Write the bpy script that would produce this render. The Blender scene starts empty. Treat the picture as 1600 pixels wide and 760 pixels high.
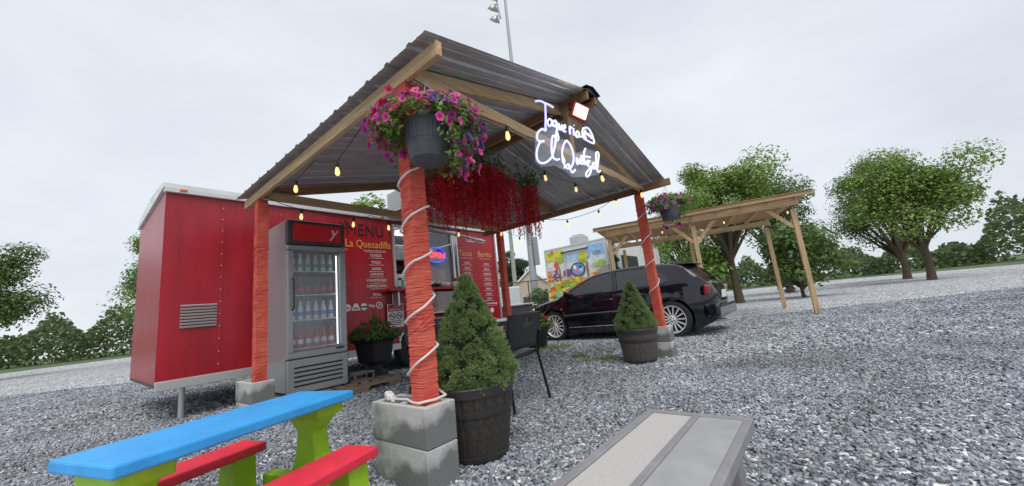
import bpy, bmesh, math, random
import numpy as np
from mathutils import Vector, Matrix, Euler

# ---------------------------------------------------------------- camera, world, sun, exposure
scene = bpy.context.scene
PI = math.pi
R = math.radians
cam_d = bpy.data.cameras.new("camera")
cam = bpy.data.objects.new("camera", cam_d)
scene.collection.objects.link(cam)
scene.camera = cam
cam_d.sensor_fit = 'HORIZONTAL'
cam_d.sensor_width = 36.0
cam_d.lens = 572 * 36 / 1600
cam_d.clip_start = 0.05
cam_d.clip_end = 2000
_t, _r = R(10.0), R(6.1)
_F = Vector((0, math.cos(_t), math.sin(_t)))
_u = Vector((0, -math.sin(_t), math.cos(_t)))
_x = Vector((1, 0, 0))
_R = math.cos(_r) * _x - math.sin(_r) * _u
_U = math.sin(_r) * _x + math.cos(_r) * _u
m = Matrix((( _R.x, _U.x, -_F.x, 0), (_R.y, _U.y, -_F.y, 0), (_R.z, _U.z, -_F.z, 0.84), (0, 0, 0, 1)))
cam.matrix_world = m

SUN_EL, SUN_AZ = R(60), R(168)          # veiled sun, high behind the viewer
world = bpy.data.worlds.new("World")
scene.world = world
world.use_nodes = True
nt = world.node_tree
nt.nodes.clear()
out = nt.nodes.new('ShaderNodeOutputWorld')
sky = nt.nodes.new('ShaderNodeTexSky')
sky.sky_type = 'NISHITA'
sky.sun_disc = False
sky.sun_elevation = SUN_EL
sky.sun_rotation = SUN_AZ
bg1 = nt.nodes.new('ShaderNodeBackground')
bg1.inputs['Strength'].default_value = 0.10
nt.links.new(sky.outputs[0], bg1.inputs['Color'])
tc = nt.nodes.new('ShaderNodeTexCoord')
mp = nt.nodes.new('ShaderNodeMapping')
mp.inputs['Scale'].default_value = (1.0, 1.0, 2.2)
nt.links.new(tc.outputs['Generated'], mp.inputs['Vector'])
nz = nt.nodes.new('ShaderNodeTexNoise')
nz.inputs['Scale'].default_value = 1.7
nz.inputs['Detail'].default_value = 4
nz.inputs['Roughness'].default_value = 0.52
nz.inputs['Distortion'].default_value = 0.4
nt.links.new(mp.outputs[0], nz.inputs['Vector'])
cr = nt.nodes.new('ShaderNodeValToRGB')
cr.color_ramp.elements[0].position = 0.30
cr.color_ramp.elements[0].color = (0.635, 0.675, 0.73, 1)
cr.color_ramp.elements[1].position = 0.68
cr.color_ramp.elements[1].color = (0.79, 0.835, 0.885, 1)
nt.links.new(nz.outputs['Fac'], cr.inputs['Fac'])
bg2 = nt.nodes.new('ShaderNodeBackground')
bg2.inputs['Strength'].default_value = 0.80
nt.links.new(cr.outputs[0], bg2.inputs['Color'])
mx = nt.nodes.new('ShaderNodeMixShader')
mx.inputs[0].default_value = 0.93        # a closed cloud layer, a trace of the sky behind it
nt.links.new(bg1.outputs[0], mx.inputs[1])
nt.links.new(bg2.outputs[0], mx.inputs[2])
nt.links.new(mx.outputs[0], out.inputs['Surface'])

sun_d = bpy.data.lights.new("sun", 'SUN')
sun_d.energy = 1.5
sun_d.angle = R(40)
sun_d.color = (1.0, 0.97, 0.93)
sun = bpy.data.objects.new("sun", sun_d)
scene.collection.objects.link(sun)
_d = Vector((math.sin(SUN_AZ) * math.cos(SUN_EL), math.cos(SUN_AZ) * math.cos(SUN_EL), math.sin(SUN_EL)))
sun.rotation_euler = _d.to_track_quat('Z', 'Y').to_euler()
sun.location = _d * 30

scene.view_settings.view_transform = 'Standard'
scene.view_settings.look = 'None'
scene.view_settings.exposure = 0.50
scene.view_settings.gamma = 1.0
scene.view_settings.use_curve_mapping = False
scene.render.engine = 'CYCLES'
scene.cycles.use_denoising = True
scene.cycles.max_bounces = 8
scene.cycles.transparent_max_bounces = 16
scene.cycles.sample_clamp_indirect = 4.0
scene.cycles.caustics_reflective = False
scene.cycles.caustics_refractive = False

# ---------------------------------------------------------------- helpers
rnd = random.Random(7)
C = bpy.data.collections.new("place")
scene.collection.children.link(C)
AZ = R(51.0)                              # the canopy stands turned 51 degrees
BV = Vector((math.cos(AZ), math.sin(AZ), 0))
AV = Vector((-math.sin(AZ), math.cos(AZ), 0))
P1 = Vector((-0.549, 2.066, 0))
def W(b, a, z=0.0):                       # canopy frame (b across the gable, a towards the trailer) to world
    return P1 + BV * b + AV * a + Vector((0, 0, z))

def tag(o, label=None, cat=None, group=None, kind=None):
    if label: o['label'] = label
    if cat: o['category'] = cat
    if group: o['group'] = group
    if kind: o['kind'] = kind
    return o

def empty(name, label, cat, loc, rz=0.0, group=None):
    o = bpy.data.objects.new(name, None)
    C.objects.link(o)
    o.empty_display_size = 0.1
    o.location = loc
    o.rotation_euler = (0, 0, rz)
    return tag(o, label, cat, group)

def fempty(name, label, cat, b, a, z=0.0, yaw=0.0, group=None):
    return empty(name, label, cat, W(b, a, z), AZ + yaw, group)

def copy_tree(o, parent=None):
    c = o.copy()
    C.objects.link(c)
    c.parent = parent
    for ch in o.children:
        copy_tree(ch, c)
    return c

def link(name, me, mat, parent=None, loc=None, rot=None):
    o = bpy.data.objects.new(name, me)
    if mat and not me.materials: me.materials.append(mat)
    C.objects.link(o)
    o.parent = parent
    if loc is not None: o.location = loc
    if rot is not None: o.rotation_euler = rot
    return o

def np_mesh(name, V, Fc, smooth=False):
    V = np.asarray(V, dtype=np.float32)
    Fc = np.asarray(Fc, dtype=np.int32)
    me = bpy.data.meshes.new(name)
    n, k = Fc.shape
    me.vertices.add(len(V))
    me.vertices.foreach_set('co', V.ravel())
    me.loops.add(n * k)
    me.loops.foreach_set('vertex_index', Fc.ravel())
    me.polygons.add(n)
    me.polygons.foreach_set('loop_start', np.arange(0, n * k, k, dtype=np.int32))
    me.polygons.foreach_set('use_smooth', np.full(n, smooth))
    me.update(calc_edges=True)
    return me

class MB:
    def __init__(s): s.v = []; s.f = []
    def add(s, vs, fs):
        k = len(s.v)
        s.v += [tuple(p) for p in vs]
        s.f += [tuple(i + k for i in f) for f in fs]
        return s
    def box(s, c, d, rot=None):
        x, y, z = d[0] / 2, d[1] / 2, d[2] / 2
        M = Euler(rot).to_matrix() if rot else None
        vs = []
        for p in ((-x,-y,-z),(x,-y,-z),(x,y,-z),(-x,y,-z),(-x,-y,z),(x,-y,z),(x,y,z),(-x,y,z)):
            q = Vector(p)
            if M: q = M @ q
            vs.append(q + Vector(c))
        return s.add(vs, [(0,3,2,1),(4,5,6,7),(0,1,5,4),(1,2,6,5),(2,3,7,6),(3,0,4,7)])
    def beam(s, p, q, w, h, up=(0, 0, 1)):
        p, q = Vector(p), Vector(q)
        d = (q - p).normalized()
        sd = d.cross(Vector(up)).normalized()
        u = sd.cross(d).normalized()
        vs = []
        for e in (p, q):
            for a, b in ((-1,-1),(1,-1),(1,1),(-1,1)):
                vs.append(e + sd * (a * w / 2) + u * (b * h / 2))
        return s.add(vs, [(0,1,2,3),(7,6,5,4),(0,4,5,1),(1,5,6,2),(2,6,7,3),(3,7,4,0)])
    def tube(s, pts, r, n=8, closed=False):
        pts = [Vector(p) for p in pts]
        m_ = len(pts)
        rs = r if isinstance(r, (list, tuple)) else [r] * m_
        nrm = None
        vs = []
        for i, p in enumerate(pts):
            if closed: d = pts[(i + 1) % m_] - pts[i - 1]
            else: d = pts[min(i + 1, m_ - 1)] - pts[max(i - 1, 0)]
            d = d.normalized() if d.length > 1e-9 else Vector((0, 0, 1))
            if nrm is None:
                nrm = d.orthogonal().normalized()
            nrm = nrm - d * nrm.dot(d)
            nrm = nrm.normalized() if nrm.length > 1e-6 else d.orthogonal().normalized()
            bi = d.cross(nrm)
            for j in range(n):
                a = 2 * PI * j / n
                vs.append(p + (nrm * math.cos(a) + bi * math.sin(a)) * rs[i])
        fs = []
        for i in range(m_ if closed else m_ - 1):
            i2 = (i + 1) % m_
            for j in range(n):
                j2 = (j + 1) % n
                fs.append((i * n + j, i * n + j2, i2 * n + j2, i2 * n + j))
        if not closed:
            fs.append(tuple(range(n - 1, -1, -1)))
            fs.append(tuple((m_ - 1) * n + j for j in range(n)))
        return s.add(vs, fs)
    def lathe(s, prof, n=32, c=(0, 0, 0), rmod=None, axis='z', cap=True):
        vs = []; fs = []
        for i, (r, z) in enumerate(prof):
            for j in range(n):
                a = 2 * PI * j / n
                rr = r + (rmod(i, j) if rmod else 0)
                x, y, w = rr * math.cos(a), rr * math.sin(a), z
                if axis == 'x': x, y, w = w, x, y
                if axis == 'y': x, y, w = y, w, x
                vs.append((c[0] + x, c[1] + y, c[2] + w))
        m_ = len(prof)
        for i in range(m_ - 1):
            for j in range(n):
                j2 = (j + 1) % n
                fs.append((i * n + j, i * n + j2, (i + 1) * n + j2, (i + 1) * n + j))
        if cap and prof[0][0] > 1e-4: fs.append(tuple(range(n - 1, -1, -1)))
        if cap and prof[-1][0] > 1e-4: fs.append(tuple((m_ - 1) * n + j for j in range(n)))
        return s.add(vs, fs)
    def prism(s, poly, fn0, fn1):         # poly of 2d points mapped by two functions to the two faces
        n = len(poly)
        vs = [fn0(*p) for p in poly] + [fn1(*p) for p in poly]
        fs = [tuple(range(n - 1, -1, -1)), tuple(range(n, 2 * n))]
        for i in range(n):
            j = (i + 1) % n
            fs.append((i, j, n + j, n + i))
        return s.add(vs, fs)
    def mesh(s, name, smooth=False, weld=False):
        me = bpy.data.meshes.new(name)
        me.from_pydata(s.v, [], s.f)
        bm = bmesh.new(); bm.from_mesh(me)
        if weld: bmesh.ops.remove_doubles(bm, verts=bm.verts, dist=1e-5)
        bmesh.ops.recalc_face_normals(bm, faces=bm.faces)
        if smooth:
            for f in bm.faces: f.smooth = True
            for e in bm.edges:
                if len(e.link_faces) == 2 and e.calc_face_angle(0) > R(38): e.smooth = False
        bm.to_mesh(me); bm.free()
        return me
    def build(s, name, mat, parent=None, smooth=False, bevel=0.0, loc=None, rot=None, weld=False):
        o = link(name, s.mesh(name, smooth, weld), mat, parent, loc, rot)
        if bevel:
            b = o.modifiers.new('bevel', 'BEVEL')
            b.width = bevel; b.segments = 2; b.limit_method = 'ANGLE'; b.angle_limit = R(40)
        return o

def boxo(name, mat, parent, c, d, bevel=0.0, rot=None):
    return MB().box((0, 0, 0), d).build(name, mat, parent, bevel=bevel, loc=c, rot=rot)

_fc = {}
def text_mesh(txt, size, depth=0.0015, spacing=1.0, xs=1.0, shear=0.0):
    cu = bpy.data.curves.new('t', 'FONT')
    cu.body = txt; cu.size = size; cu.extrude = depth; cu.align_x = 'CENTER'; cu.align_y = 'BOTTOM_BASELINE'
    cu.space_character = spacing; cu.shear = shear; cu.resolution_u = 2
    o = bpy.data.objects.new('t', cu)
    scene.collection.objects.link(o)
    dg = bpy.context.evaluated_depsgraph_get()
    me = bpy.data.meshes.new_from_object(o.evaluated_get(dg))
    bpy.data.objects.remove(o); bpy.data.curves.remove(cu)
    for v in me.vertices:
        x, y, z = v.co
        v.co = (x * xs, -z, y)            # stands upright facing -y
    return me

# ---------------------------------------------------------------- materials
MATS = {}
def mat(name, col, rough=0.6, metal=0.0, var=0.0, vscale=8.0, bump=0.0, bscale=60.0, stretch=(1, 1, 1), col2=None,
        island=0.0, coord='Object', emit=None, estr=0.0, spec=0.5, trans=0.0, alpha=1.0, coat=0.0, detail=5, ramp=(0.35, 0.68)):
    if name in MATS: return MATS[name]
    m_ = bpy.data.materials.new(name); MATS[name] = m_
    m_.use_nodes = True
    t = m_.node_tree; b = t.nodes['Principled BSDF']
    b.inputs['Base Color'].default_value = (*col, 1)
    b.inputs['Roughness'].default_value = rough
    b.inputs['Metallic'].default_value = metal
    b.inputs['Specular IOR Level'].default_value = spec
    b.inputs['Coat Weight'].default_value = coat
    b.inputs['Transmission Weight'].default_value = trans
    b.inputs['Alpha'].default_value = alpha
    if emit:
        b.inputs['Emission Color'].default_value = (*emit, 1); b.inputs['Emission Strength'].default_value = estr
    vec = None
    if var or bump:
        tcn = t.nodes.new('ShaderNodeTexCoord'); mpn = t.nodes.new('ShaderNodeMapping')
        mpn.inputs['Scale'].default_value = stretch
        t.links.new(tcn.outputs[coord], mpn.inputs['Vector']); vec = mpn.outputs[0]
    src = None
    if var:
        c2 = col2 or tuple(c * (1 - var) for c in col)
        c1 = col if col2 else tuple(min(1, c * (1 + var)) for c in col)
        n = t.nodes.new('ShaderNodeTexNoise'); n.inputs['Scale'].default_value = vscale; n.inputs['Detail'].default_value = detail
        n.inputs['Roughness'].default_value = 0.62
        t.links.new(vec, n.inputs['Vector'])
        r_ = t.nodes.new('ShaderNodeValToRGB')
        r_.color_ramp.elements[0].position = ramp[0]; r_.color_ramp.elements[1].position = ramp[1]
        r_.color_ramp.elements[0].color = (*c2, 1); r_.color_ramp.elements[1].color = (*c1, 1)
        t.links.new(n.outputs['Fac'], r_.inputs['Fac']); src = r_.outputs[0]
    if island:
        g = t.nodes.new('ShaderNodeNewGeometry'); h = t.nodes.new('ShaderNodeHueSaturation')
        mr = t.nodes.new('ShaderNodeMapRange')
        mr.inputs['To Min'].default_value = 1 - island; mr.inputs['To Max'].default_value = 1 + island
        t.links.new(g.outputs['Random Per Island'], mr.inputs['Value']); t.links.new(mr.outputs[0], h.inputs['Value'])
        if src: t.links.new(src, h.inputs['Color'])
        else: h.inputs['Color'].default_value = (*col, 1)
        src = h.outputs[0]
    if src: t.links.new(src, b.inputs['Base Color'])
    if bump:
        n2 = t.nodes.new('ShaderNodeTexNoise'); n2.inputs['Scale'].default_value = bscale; n2.inputs['Detail'].default_value = 4
        t.links.new(vec, n2.inputs['Vector'])
        bp = t.nodes.new('ShaderNodeBump'); bp.inputs['Strength'].default_value = bump; bp.inputs['Distance'].default_value = 0.01
        t.links.new(n2.outputs['Fac'], bp.inputs['Height']); t.links.new(bp.outputs[0], b.inputs['Normal'])
    return m_

def leafmat(name, col, island=0.35, transl=0.25, rough=0.55):
    if name in MATS: return MATS[name]
    m_ = mat(name, col, rough=rough, island=island, spec=0.3)
    t = m_.node_tree; b = t.nodes['Principled BSDF']; o = t.nodes['Material Output']
    tr = t.nodes.new('ShaderNodeBsdfTranslucent'); mxs = t.nodes.new('ShaderNodeMixShader'); mxs.inputs[0].default_value = transl
    tr.inputs['Color'].default_value = (*[min(1, c * 1.2) for c in col], 1)
    t.links.new(b.outputs[0], mxs.inputs[1]); t.links.new(tr.outputs[0], mxs.inputs[2]); t.links.new(mxs.outputs[0], o.inputs['Surface'])
    return m_

def woodmat(name, col, axis, dark=0.45, rough=0.75):
    st = {'x': (1.2, 22, 22), 'y': (22, 1.2, 22), 'z': (22, 22, 1.2)}[axis]
    return mat(name, col, rough=rough, var=0.4, vscale=1.6, stretch=st, col2=tuple(c * (1 - dark) for c in col), bump=0.25, bscale=4, ramp=(0.3, 0.62))

PINE = (0.58, 0.40, 0.22)
pine_x = woodmat('pine_x', PINE, 'x'); pine_y = woodmat('pine_y', PINE, 'y'); pine_z = woodmat('pine_z', PINE, 'z')
brown_x = woodmat('brown_x', (0.34, 0.19, 0.09), 'x'); brown_y = woodmat('brown_y', (0.34, 0.19, 0.09), 'y')
galv = mat('galvanised_sheet', (0.44, 0.445, 0.46), rough=0.40, metal=0.4, var=0.16, vscale=3, stretch=(1, 6, 1), bump=0.04, bscale=12)
blackp = mat('black_plastic', (0.012, 0.012, 0.014), rough=0.45, bump=0.06, bscale=300)
concrete = None
red_rope = mat('red_twine', (0.78, 0.175, 0.115), rough=0.85, var=0.35, vscale=7, col2=(0.64, 0.085, 0.06), island=0.0, bump=0.3, bscale=250)
red_post = mat('red_post_wrap', (0.42, 0.06, 0.042), rough=0.9)
whitep = mat('white_plastic', (0.78, 0.77, 0.75), rough=0.4)
ropelight = mat('rope_light_tube', (0.74, 0.66, 0.62), rough=0.3, spec=0.5)
wire_m = mat('black_wire', (0.015, 0.015, 0.015), rough=0.6)
bulb_m = mat('lit_bulb', (0.85, 0.55, 0.22), rough=0.15, emit=(1.0, 0.62, 0.24), estr=0.95)
fil_m = mat('lit_filament', (1, 0.8, 0.4), emit=(1.0, 0.72, 0.32), estr=9.0)
steel = mat('brushed_steel', (0.55, 0.56, 0.57), rough=0.35, metal=0.8)
white_paint = mat('white_paint', (0.72, 0.73, 0.72), rough=0.5, var=0.12, vscale=3)
darkrub = mat('rubber', (0.018, 0.018, 0.019), rough=0.8, bump=0.1, bscale=80)
soil = mat('soil', (0.05, 0.032, 0.02), rough=0.95, var=0.5, vscale=60, bump=0.8, bscale=90)

# ---------------------------------------------------------------- ground
def ground_mat():
    m_ = bpy.data.materials.new('gravel_ground'); m_.use_nodes = True
    t = m_.node_tree; b = t.nodes['Principled BSDF']; b.inputs['Roughness'].default_value = 1.0; b.inputs['Specular IOR Level'].default_value = 0.05
    tcn = t.nodes.new('ShaderNodeTexCoord')
    vo = t.nodes.new('ShaderNodeTexVoronoi'); vo.inputs['Scale'].default_value = 34
    t.links.new(tcn.outputs['Object'], vo.inputs['Vector'])
    sep = t.nodes.new('ShaderNodeSeparateColor'); t.links.new(vo.outputs['Color'], sep.inputs[0])
    cr_ = t.nodes.new('ShaderNodeValToRGB')
    for p, c in ((0.0, (0.08, 0.086, 0.097)), (0.5, (0.165, 0.176, 0.198)), (1.0, (0.27, 0.284, 0.31))):
        e = cr_.color_ramp.elements[0] if p == 0 else (cr_.color_ramp.elements[1] if p == 1.0 else cr_.color_ramp.elements.new(p))
        e.color = (*c, 1)
    t.links.new(sep.outputs[0], cr_.inputs['Fac'])
    n = t.nodes.new('ShaderNodeTexNoise'); n.inputs['Scale'].default_value = 0.7; n.inputs['Detail'].default_value = 5
    t.links.new(tcn.outputs['Object'], n.inputs['Vector'])
    mr = t.nodes.new('ShaderNodeMapRange'); mr.inputs['To Min'].default_value = 0.78; mr.inputs['To Max'].default_value = 1.2
    t.links.new(n.outputs['Fac'], mr.inputs['Value'])
    h = t.nodes.new('ShaderNodeHueSaturation'); t.links.new(mr.outputs[0], h.inputs['Value']); t.links.new(cr_.outputs[0], h.inputs['Color'])
    t.links.new(h.outputs[0], b.inputs['Base Color'])
    bp = t.nodes.new('ShaderNodeBump'); bp.inputs['Strength'].default_value = 0.9; bp.inputs['Distance'].default_value = 0.02; bp.invert = True
    t.links.new(vo.outputs['Distance'], bp.inputs['Height']); t.links.new(bp.outputs[0], b.inputs['Normal'])
    return m_
gx = MB()
N = 60
xs = [-40 + 80 * i / N for i in range(N + 1)]
ys = [-12 + 60 * i / N for i in range(N + 1)]
vs = []
for y in ys:
    for x in xs:
        vs.append((x, y, 0.0))
gx.add(vs, [(j * (N + 1) + i, j * (N + 1) + i + 1, (j + 1) * (N + 1) + i + 1, (j + 1) * (N + 1) + i) for j in range(N) for i in range(N)])
tag(gx.build('gravel_lot', ground_mat()), kind='structure')
tag(MB().box((0, 300, -0.06), (1600, 1400, 0.1)).build('meadow', mat('meadow_grass', (0.07, 0.105, 0.035), rough=0.9, var=0.4, vscale=0.6)), kind='structure')

# loose crushed stone over the lot: real pieces, smaller and denser near the viewer
def stones(name, n, ymin, ymax, smin, smax, seed, matl):
    g = np.random.default_rng(seed)
    P = np.zeros((0, 2))
    while len(P) < n:
        y = ymax * np.sqrt(g.random(n * 2) * (1 - (ymin / ymax) ** 2) + (ymin / ymax) ** 2)
        y = np.clip(y, ymin, ymax)
        x = (g.random(n * 2) * 2 - 1) * (y * 1.45 + 0.4)
        P = np.vstack([P, np.c_[x, y]])
    P = P[:n]
    base = np.array([(-1,-1,-1),(1,-1,-1),(1,1,-1),(-1,1,-1),(-1,-1,1),(1,-1,1),(1,1,1),(-1,1,1)], float)
    V = base[None] * (1 + g.normal(0, 0.26, (n, 8, 3)))
    V[:, 4:, :2] *= g.uniform(0.35, 0.95, (n, 1, 2))
    s = g.uniform(smin, smax, (n, 1, 1)) * g.uniform(0.6, 1.3, (n, 1, 3)) * np.array([1.0, 1.0, 0.72])
    V = V * s
    q = g.normal(size=(n, 4)); q[:, 1:3] *= 0.45; q /= np.linalg.norm(q, axis=1)[:, None]
    w, x, y, z = q.T
    M = np.stack([np.stack([1-2*(y*y+z*z), 2*(x*y-z*w), 2*(x*z+y*w)], -1), np.stack([2*(x*y+z*w), 1-2*(x*x+z*z), 2*(y*z-x*w)], -1), np.stack([2*(x*z-y*w), 2*(y*z+x*w), 1-2*(x*x+y*y)], -1)], 1)
    V = np.einsum('nij,nkj->nki', M, V)
    V[:, :, 0] += P[:, 0, None]; V[:, :, 1] += P[:, 1, None]
    V[:, :, 2] += g.uniform(-0.002, 0.009, n)[:, None]
    fq = np.array([(4,5,6,7),(0,1,5,4),(1,2,6,5),(2,3,7,6),(3,0,4,7)])
    Fc = (fq[None] + (np.arange(n) * 8)[:, None, None]).reshape(-1, 4)
    o = link(name, np_mesh(name, V.reshape(-1, 3), Fc), matl)
    tag(o, 'loose grey crushed stone covering the parking lot', 'gravel', kind='stuff')
    return o
def stone_mat():
    m_ = bpy.data.materials.new('crushed_stone'); m_.use_nodes = True
    t = m_.node_tree; b = t.nodes['Principled BSDF']; b.inputs['Roughness'].default_value = 0.8; b.inputs['Specular IOR Level'].default_value = 0.2
    g = t.nodes.new('ShaderNodeNewGeometry'); cr_ = t.nodes.new('ShaderNodeValToRGB')
    el = cr_.color_ramp.elements
    el[0].color = (0.15, 0.162, 0.185, 1); el[1].position = 1.0; el[1].color = (0.66, 0.67, 0.685, 1)
    for p, c in ((0.35, (0.265, 0.285, 0.32)), (0.75, (0.375, 0.40, 0.435)), (0.96, (0.46, 0.48, 0.51))):
        e = el.new(p); e.color = (*c, 1)
    t.links.new(g.outputs['Random Per Island'], cr_.inputs['Fac'])
    tcn = t.nodes.new('ShaderNodeTexCoord'); n = t.nodes.new('ShaderNodeTexNoise'); n.inputs['Scale'].default_value = 90
    t.links.new(tcn.outputs['Object'], n.inputs['Vector'])
    mr = t.nodes.new('ShaderNodeMapRange'); mr.inputs['To Min'].default_value = 0.7; mr.inputs['To Max'].default_value = 1.3
    n2 = t.nodes.new('ShaderNodeTexNoise'); n2.inputs['Scale'].default_value = 0.9; n2.inputs['Detail'].default_value = 5; n2.inputs['Distortion'].default_value = 0.6
    t.links.new(tcn.outputs['Object'], n2.inputs['Vector'])
    mr2 = t.nodes.new('ShaderNodeMapRange'); mr2.inputs['From Min'].default_value = 0.3; mr2.inputs['From Max'].default_value = 0.7; mr2.inputs['To Min'].default_value = 0.72; mr2.inputs['To Max'].default_value = 1.22
    t.links.new(n2.outputs['Fac'], mr2.inputs['Value'])
    mu = t.nodes.new('ShaderNodeMath'); mu.operation = 'MULTIPLY'
    t.links.new(n.outputs['Fac'], mr.inputs['Value']); t.links.new(mr.outputs[0], mu.inputs[0]); t.links.new(mr2.outputs[0], mu.inputs[1])
    h = t.nodes.new('ShaderNodeHueSaturation'); t.links.new(mu.outputs[0], h.inputs['Value']); t.links.new(cr_.outputs[0], h.inputs['Color'])
    t.links.new(h.outputs[0], b.inputs['Base Color'])
    return m_
SM = stone_mat()
stones('gravel', 105000, 0.9, 4.4, 0.0045, 0.0100, 1, SM)
stones('gravel', 66000, 4.2, 9.5, 0.0075, 0.0150, 2, SM)

# ---------------------------------------------------------------- concrete blocks under the posts
def concrete_mat():
    m_ = mat('concrete_block', (0.56, 0.56, 0.54), rough=0.9, var=0.2, vscale=260, bump=0.7, bscale=220)
    t = m_.node_tree; b = t.nodes['Principled BSDF']
    src = b.inputs['Base Color'].links[0].from_socket
    tcn = t.nodes.new('ShaderNodeTexCoord'); n = t.nodes.new('ShaderNodeTexNoise'); n.inputs['Scale'].default_value = 4.2; n.inputs['Detail'].default_value = 7
    t.links.new(tcn.outputs['Object'], n.inputs['Vector'])
    sx = t.nodes.new('ShaderNodeSeparateXYZ'); t.links.new(tcn.outputs['Object'], sx.inputs[0])
    ad = t.nodes.new('ShaderNodeMath'); ad.operation = 'MULTIPLY_ADD'; ad.inputs[1].default_value = -2.0; 
    t.links.new(sx.outputs['Z'], ad.inputs[0]); t.links.new(n.outputs['Fac'], ad.inputs[2])
    r_ = t.nodes.new('ShaderNodeValToRGB'); r_.color_ramp.elements[0].position = 0.40; r_.color_ramp.elements[1].position = 0.56
    r_.color_ramp.elements[0].color = (1, 1, 1, 1); r_.color_ramp.elements[1].color = (0.34, 0.35, 0.35, 1)
    t.links.new(ad.outputs[0], r_.inputs['Fac'])
    mm = t.nodes.new('ShaderNodeMixRGB'); mm.blend_type = 'MULTIPLY'; mm.inputs[0].default_value = 1
    t.links.new(src, mm.inputs[1]); t.links.new(r_.outputs[0], mm.inputs[2]); t.links.new(mm.outputs[0], b.inputs['Base Color'])
    return m_
concrete = concrete_mat()
def block_mesh():
    ya = [-0.122, -0.078, 0.112, 0.150, 0.325, 0.368]; xb = [-0.098, -0.066, 0.066, 0.098]
    hole = {(1, 1), (3, 1)}
    mb = MB(); H = 0.196
    idx = {}
    def v(i, j, k):
        key = (i, j, k)
        if key not in idx:
            idx[key] = len(mb.v); mb.v.append((xb[j], ya[i], -H / 2 + H * k))
        return idx[key]
    cells = {(i, j) for i in range(5) for j in range(3)} - hole
    for (i, j) in cells:
        mb.f.append((v(i, j, 1), v(i, j + 1, 1), v(i + 1, j + 1, 1), v(i + 1, j, 1)))
        mb.f.append((v(i, j, 0), v(i + 1, j, 0), v(i + 1, j + 1, 0), v(i, j + 1, 0)))
        for di, dj, e in ((-1, 0, ((i, j), (i, j + 1))), (1, 0, ((i + 1, j + 1), (i + 1, j))), (0, -1, ((i + 1, j), (i, j))), (0, 1, ((i, j + 1), (i + 1, j + 1)))):
            if (i + di, j + dj) not in cells:
                (p, q), (r2, s2) = e
                mb.f.append((v(p, q, 0), v(r2, s2, 0), v(r2, s2, 1), v(p, q, 1)))
    return mb.mesh('concrete_block')
BLK = block_mesh()
post_at = [(0.0, 0.0, 'near post beside the colourful child table', 'that carries the white plug'), (3.83, 0.0, 'right front post behind the small barrel planter', 'near the car wheel'),
           (3.83, 2.67, 'rear right post by the trailer', 'behind the table'), (0.0, 2.67, 'rear left post by the drinks fridge', 'left of the fridge')]
for pb, pa, where, extra in post_at:
    for k in (0, 1):
        o = link('concrete_block', BLK, concrete)
        o.location = W(pb, pa, 0.100 + 0.1985 * k)
        o.rotation_euler = (0, 0, AZ + (0.012 if k else -0.008))
        tag(o, ('upper' if k else 'lower') + ' grey hollow concrete block under the ' + where, 'concrete block', 'concrete blocks under the canopy posts')
        bv = o.modifiers.new('bevel', 'BEVEL'); bv.width = 0.005; bv.segments = 2

# ---------------------------------------------------------------- canopy
can = fempty('canopy', 'timber canopy with corrugated metal gable roof on four red wrapped posts', 'canopy', 0, 0, 0)
LB, LA = 3.83, 2.67
RIDGE_B, RIDGE_Z, EAVE_E = LB / 2, 2.862, 0.115
SL = (RIDGE_Z - 2.362) / (RIDGE_B + EAVE_E)
def zr(b): return RIDGE_Z - abs(b - RIDGE_B) * SL
def rope_mesh(h, seed):
    rr = random.Random(seed)
    mb = MB(); hw = 0.0475
    z = 0.0; pts = []
    corner = [(-hw, -hw), (hw, -hw), (hw, hw), (-hw, hw)]
    turns = int(h / 0.0082)
    for tI in range(turns):
        for (x, y) in corner:
            k = 1 + rr.uniform(-0.02, 0.05)
            pts.append((x * k * 1.01, y * k * 1.01, z + rr.uniform(-0.002, 0.002)))
            z += 0.0082 / 4
    mb.tube(pts, [0.0043 * rr.uniform(0.75, 1.3) for _ in pts], n=5)
    # a few slack turns crossing slantwise over the rest
    for k in range(int(h * 10)):
        z0 = rr.uniform(0.03, h - 0.2); dz = rr.uniform(0.02, 0.075)
        p = []
        s0 = rr.randrange(4)
        for c_ in range(rr.choice((2, 3, 4))):
            x, y = corner[(s0 + c_) % 4]
            p.append((x * 1.15, y * 1.15, z0 + dz * c_))
        mb.tube(p, rr.uniform(0.0022, 0.0034), n=5)
    return mb.mesh('rope_wrap', smooth=True)
ROPE_H = 1.98
for i, (pb, pa, _, _) in enumerate(post_at):
    p = MB().box((0, 0, 1.03), (0.089, 0.089, 2.06)).build('post', red_post, can, loc=(pb, pa, 0.215))
    r_ = link('rope_wrap', rope_mesh(ROPE_H, 11 + i), red_rope, p, loc=(0, 0, 0.02))
    r_['kind'] = 'stuff'
def member(name, p, q, axis, w=0.038, h=0.092, m_=None):
    c = (Vector(p) + Vector(q)) / 2
    mb = MB().beam(Vector(p) - c, Vector(q) - c, w, h)
    return mb.build(name, m_ or {'x': pine_x, 'y': pine_y, 'z': pine_z}[axis], can, bevel=0.003, loc=c)
member('eave_beam', (-0.03, -0.36, 2.302), (-0.03, LA + 0.42, 2.302), 'y')
member('eave_beam', (LB + 0.03, -0.44, 2.302), (LB + 0.03, LA + 0.42, 2.302), 'y', m_=brown_y)
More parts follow.
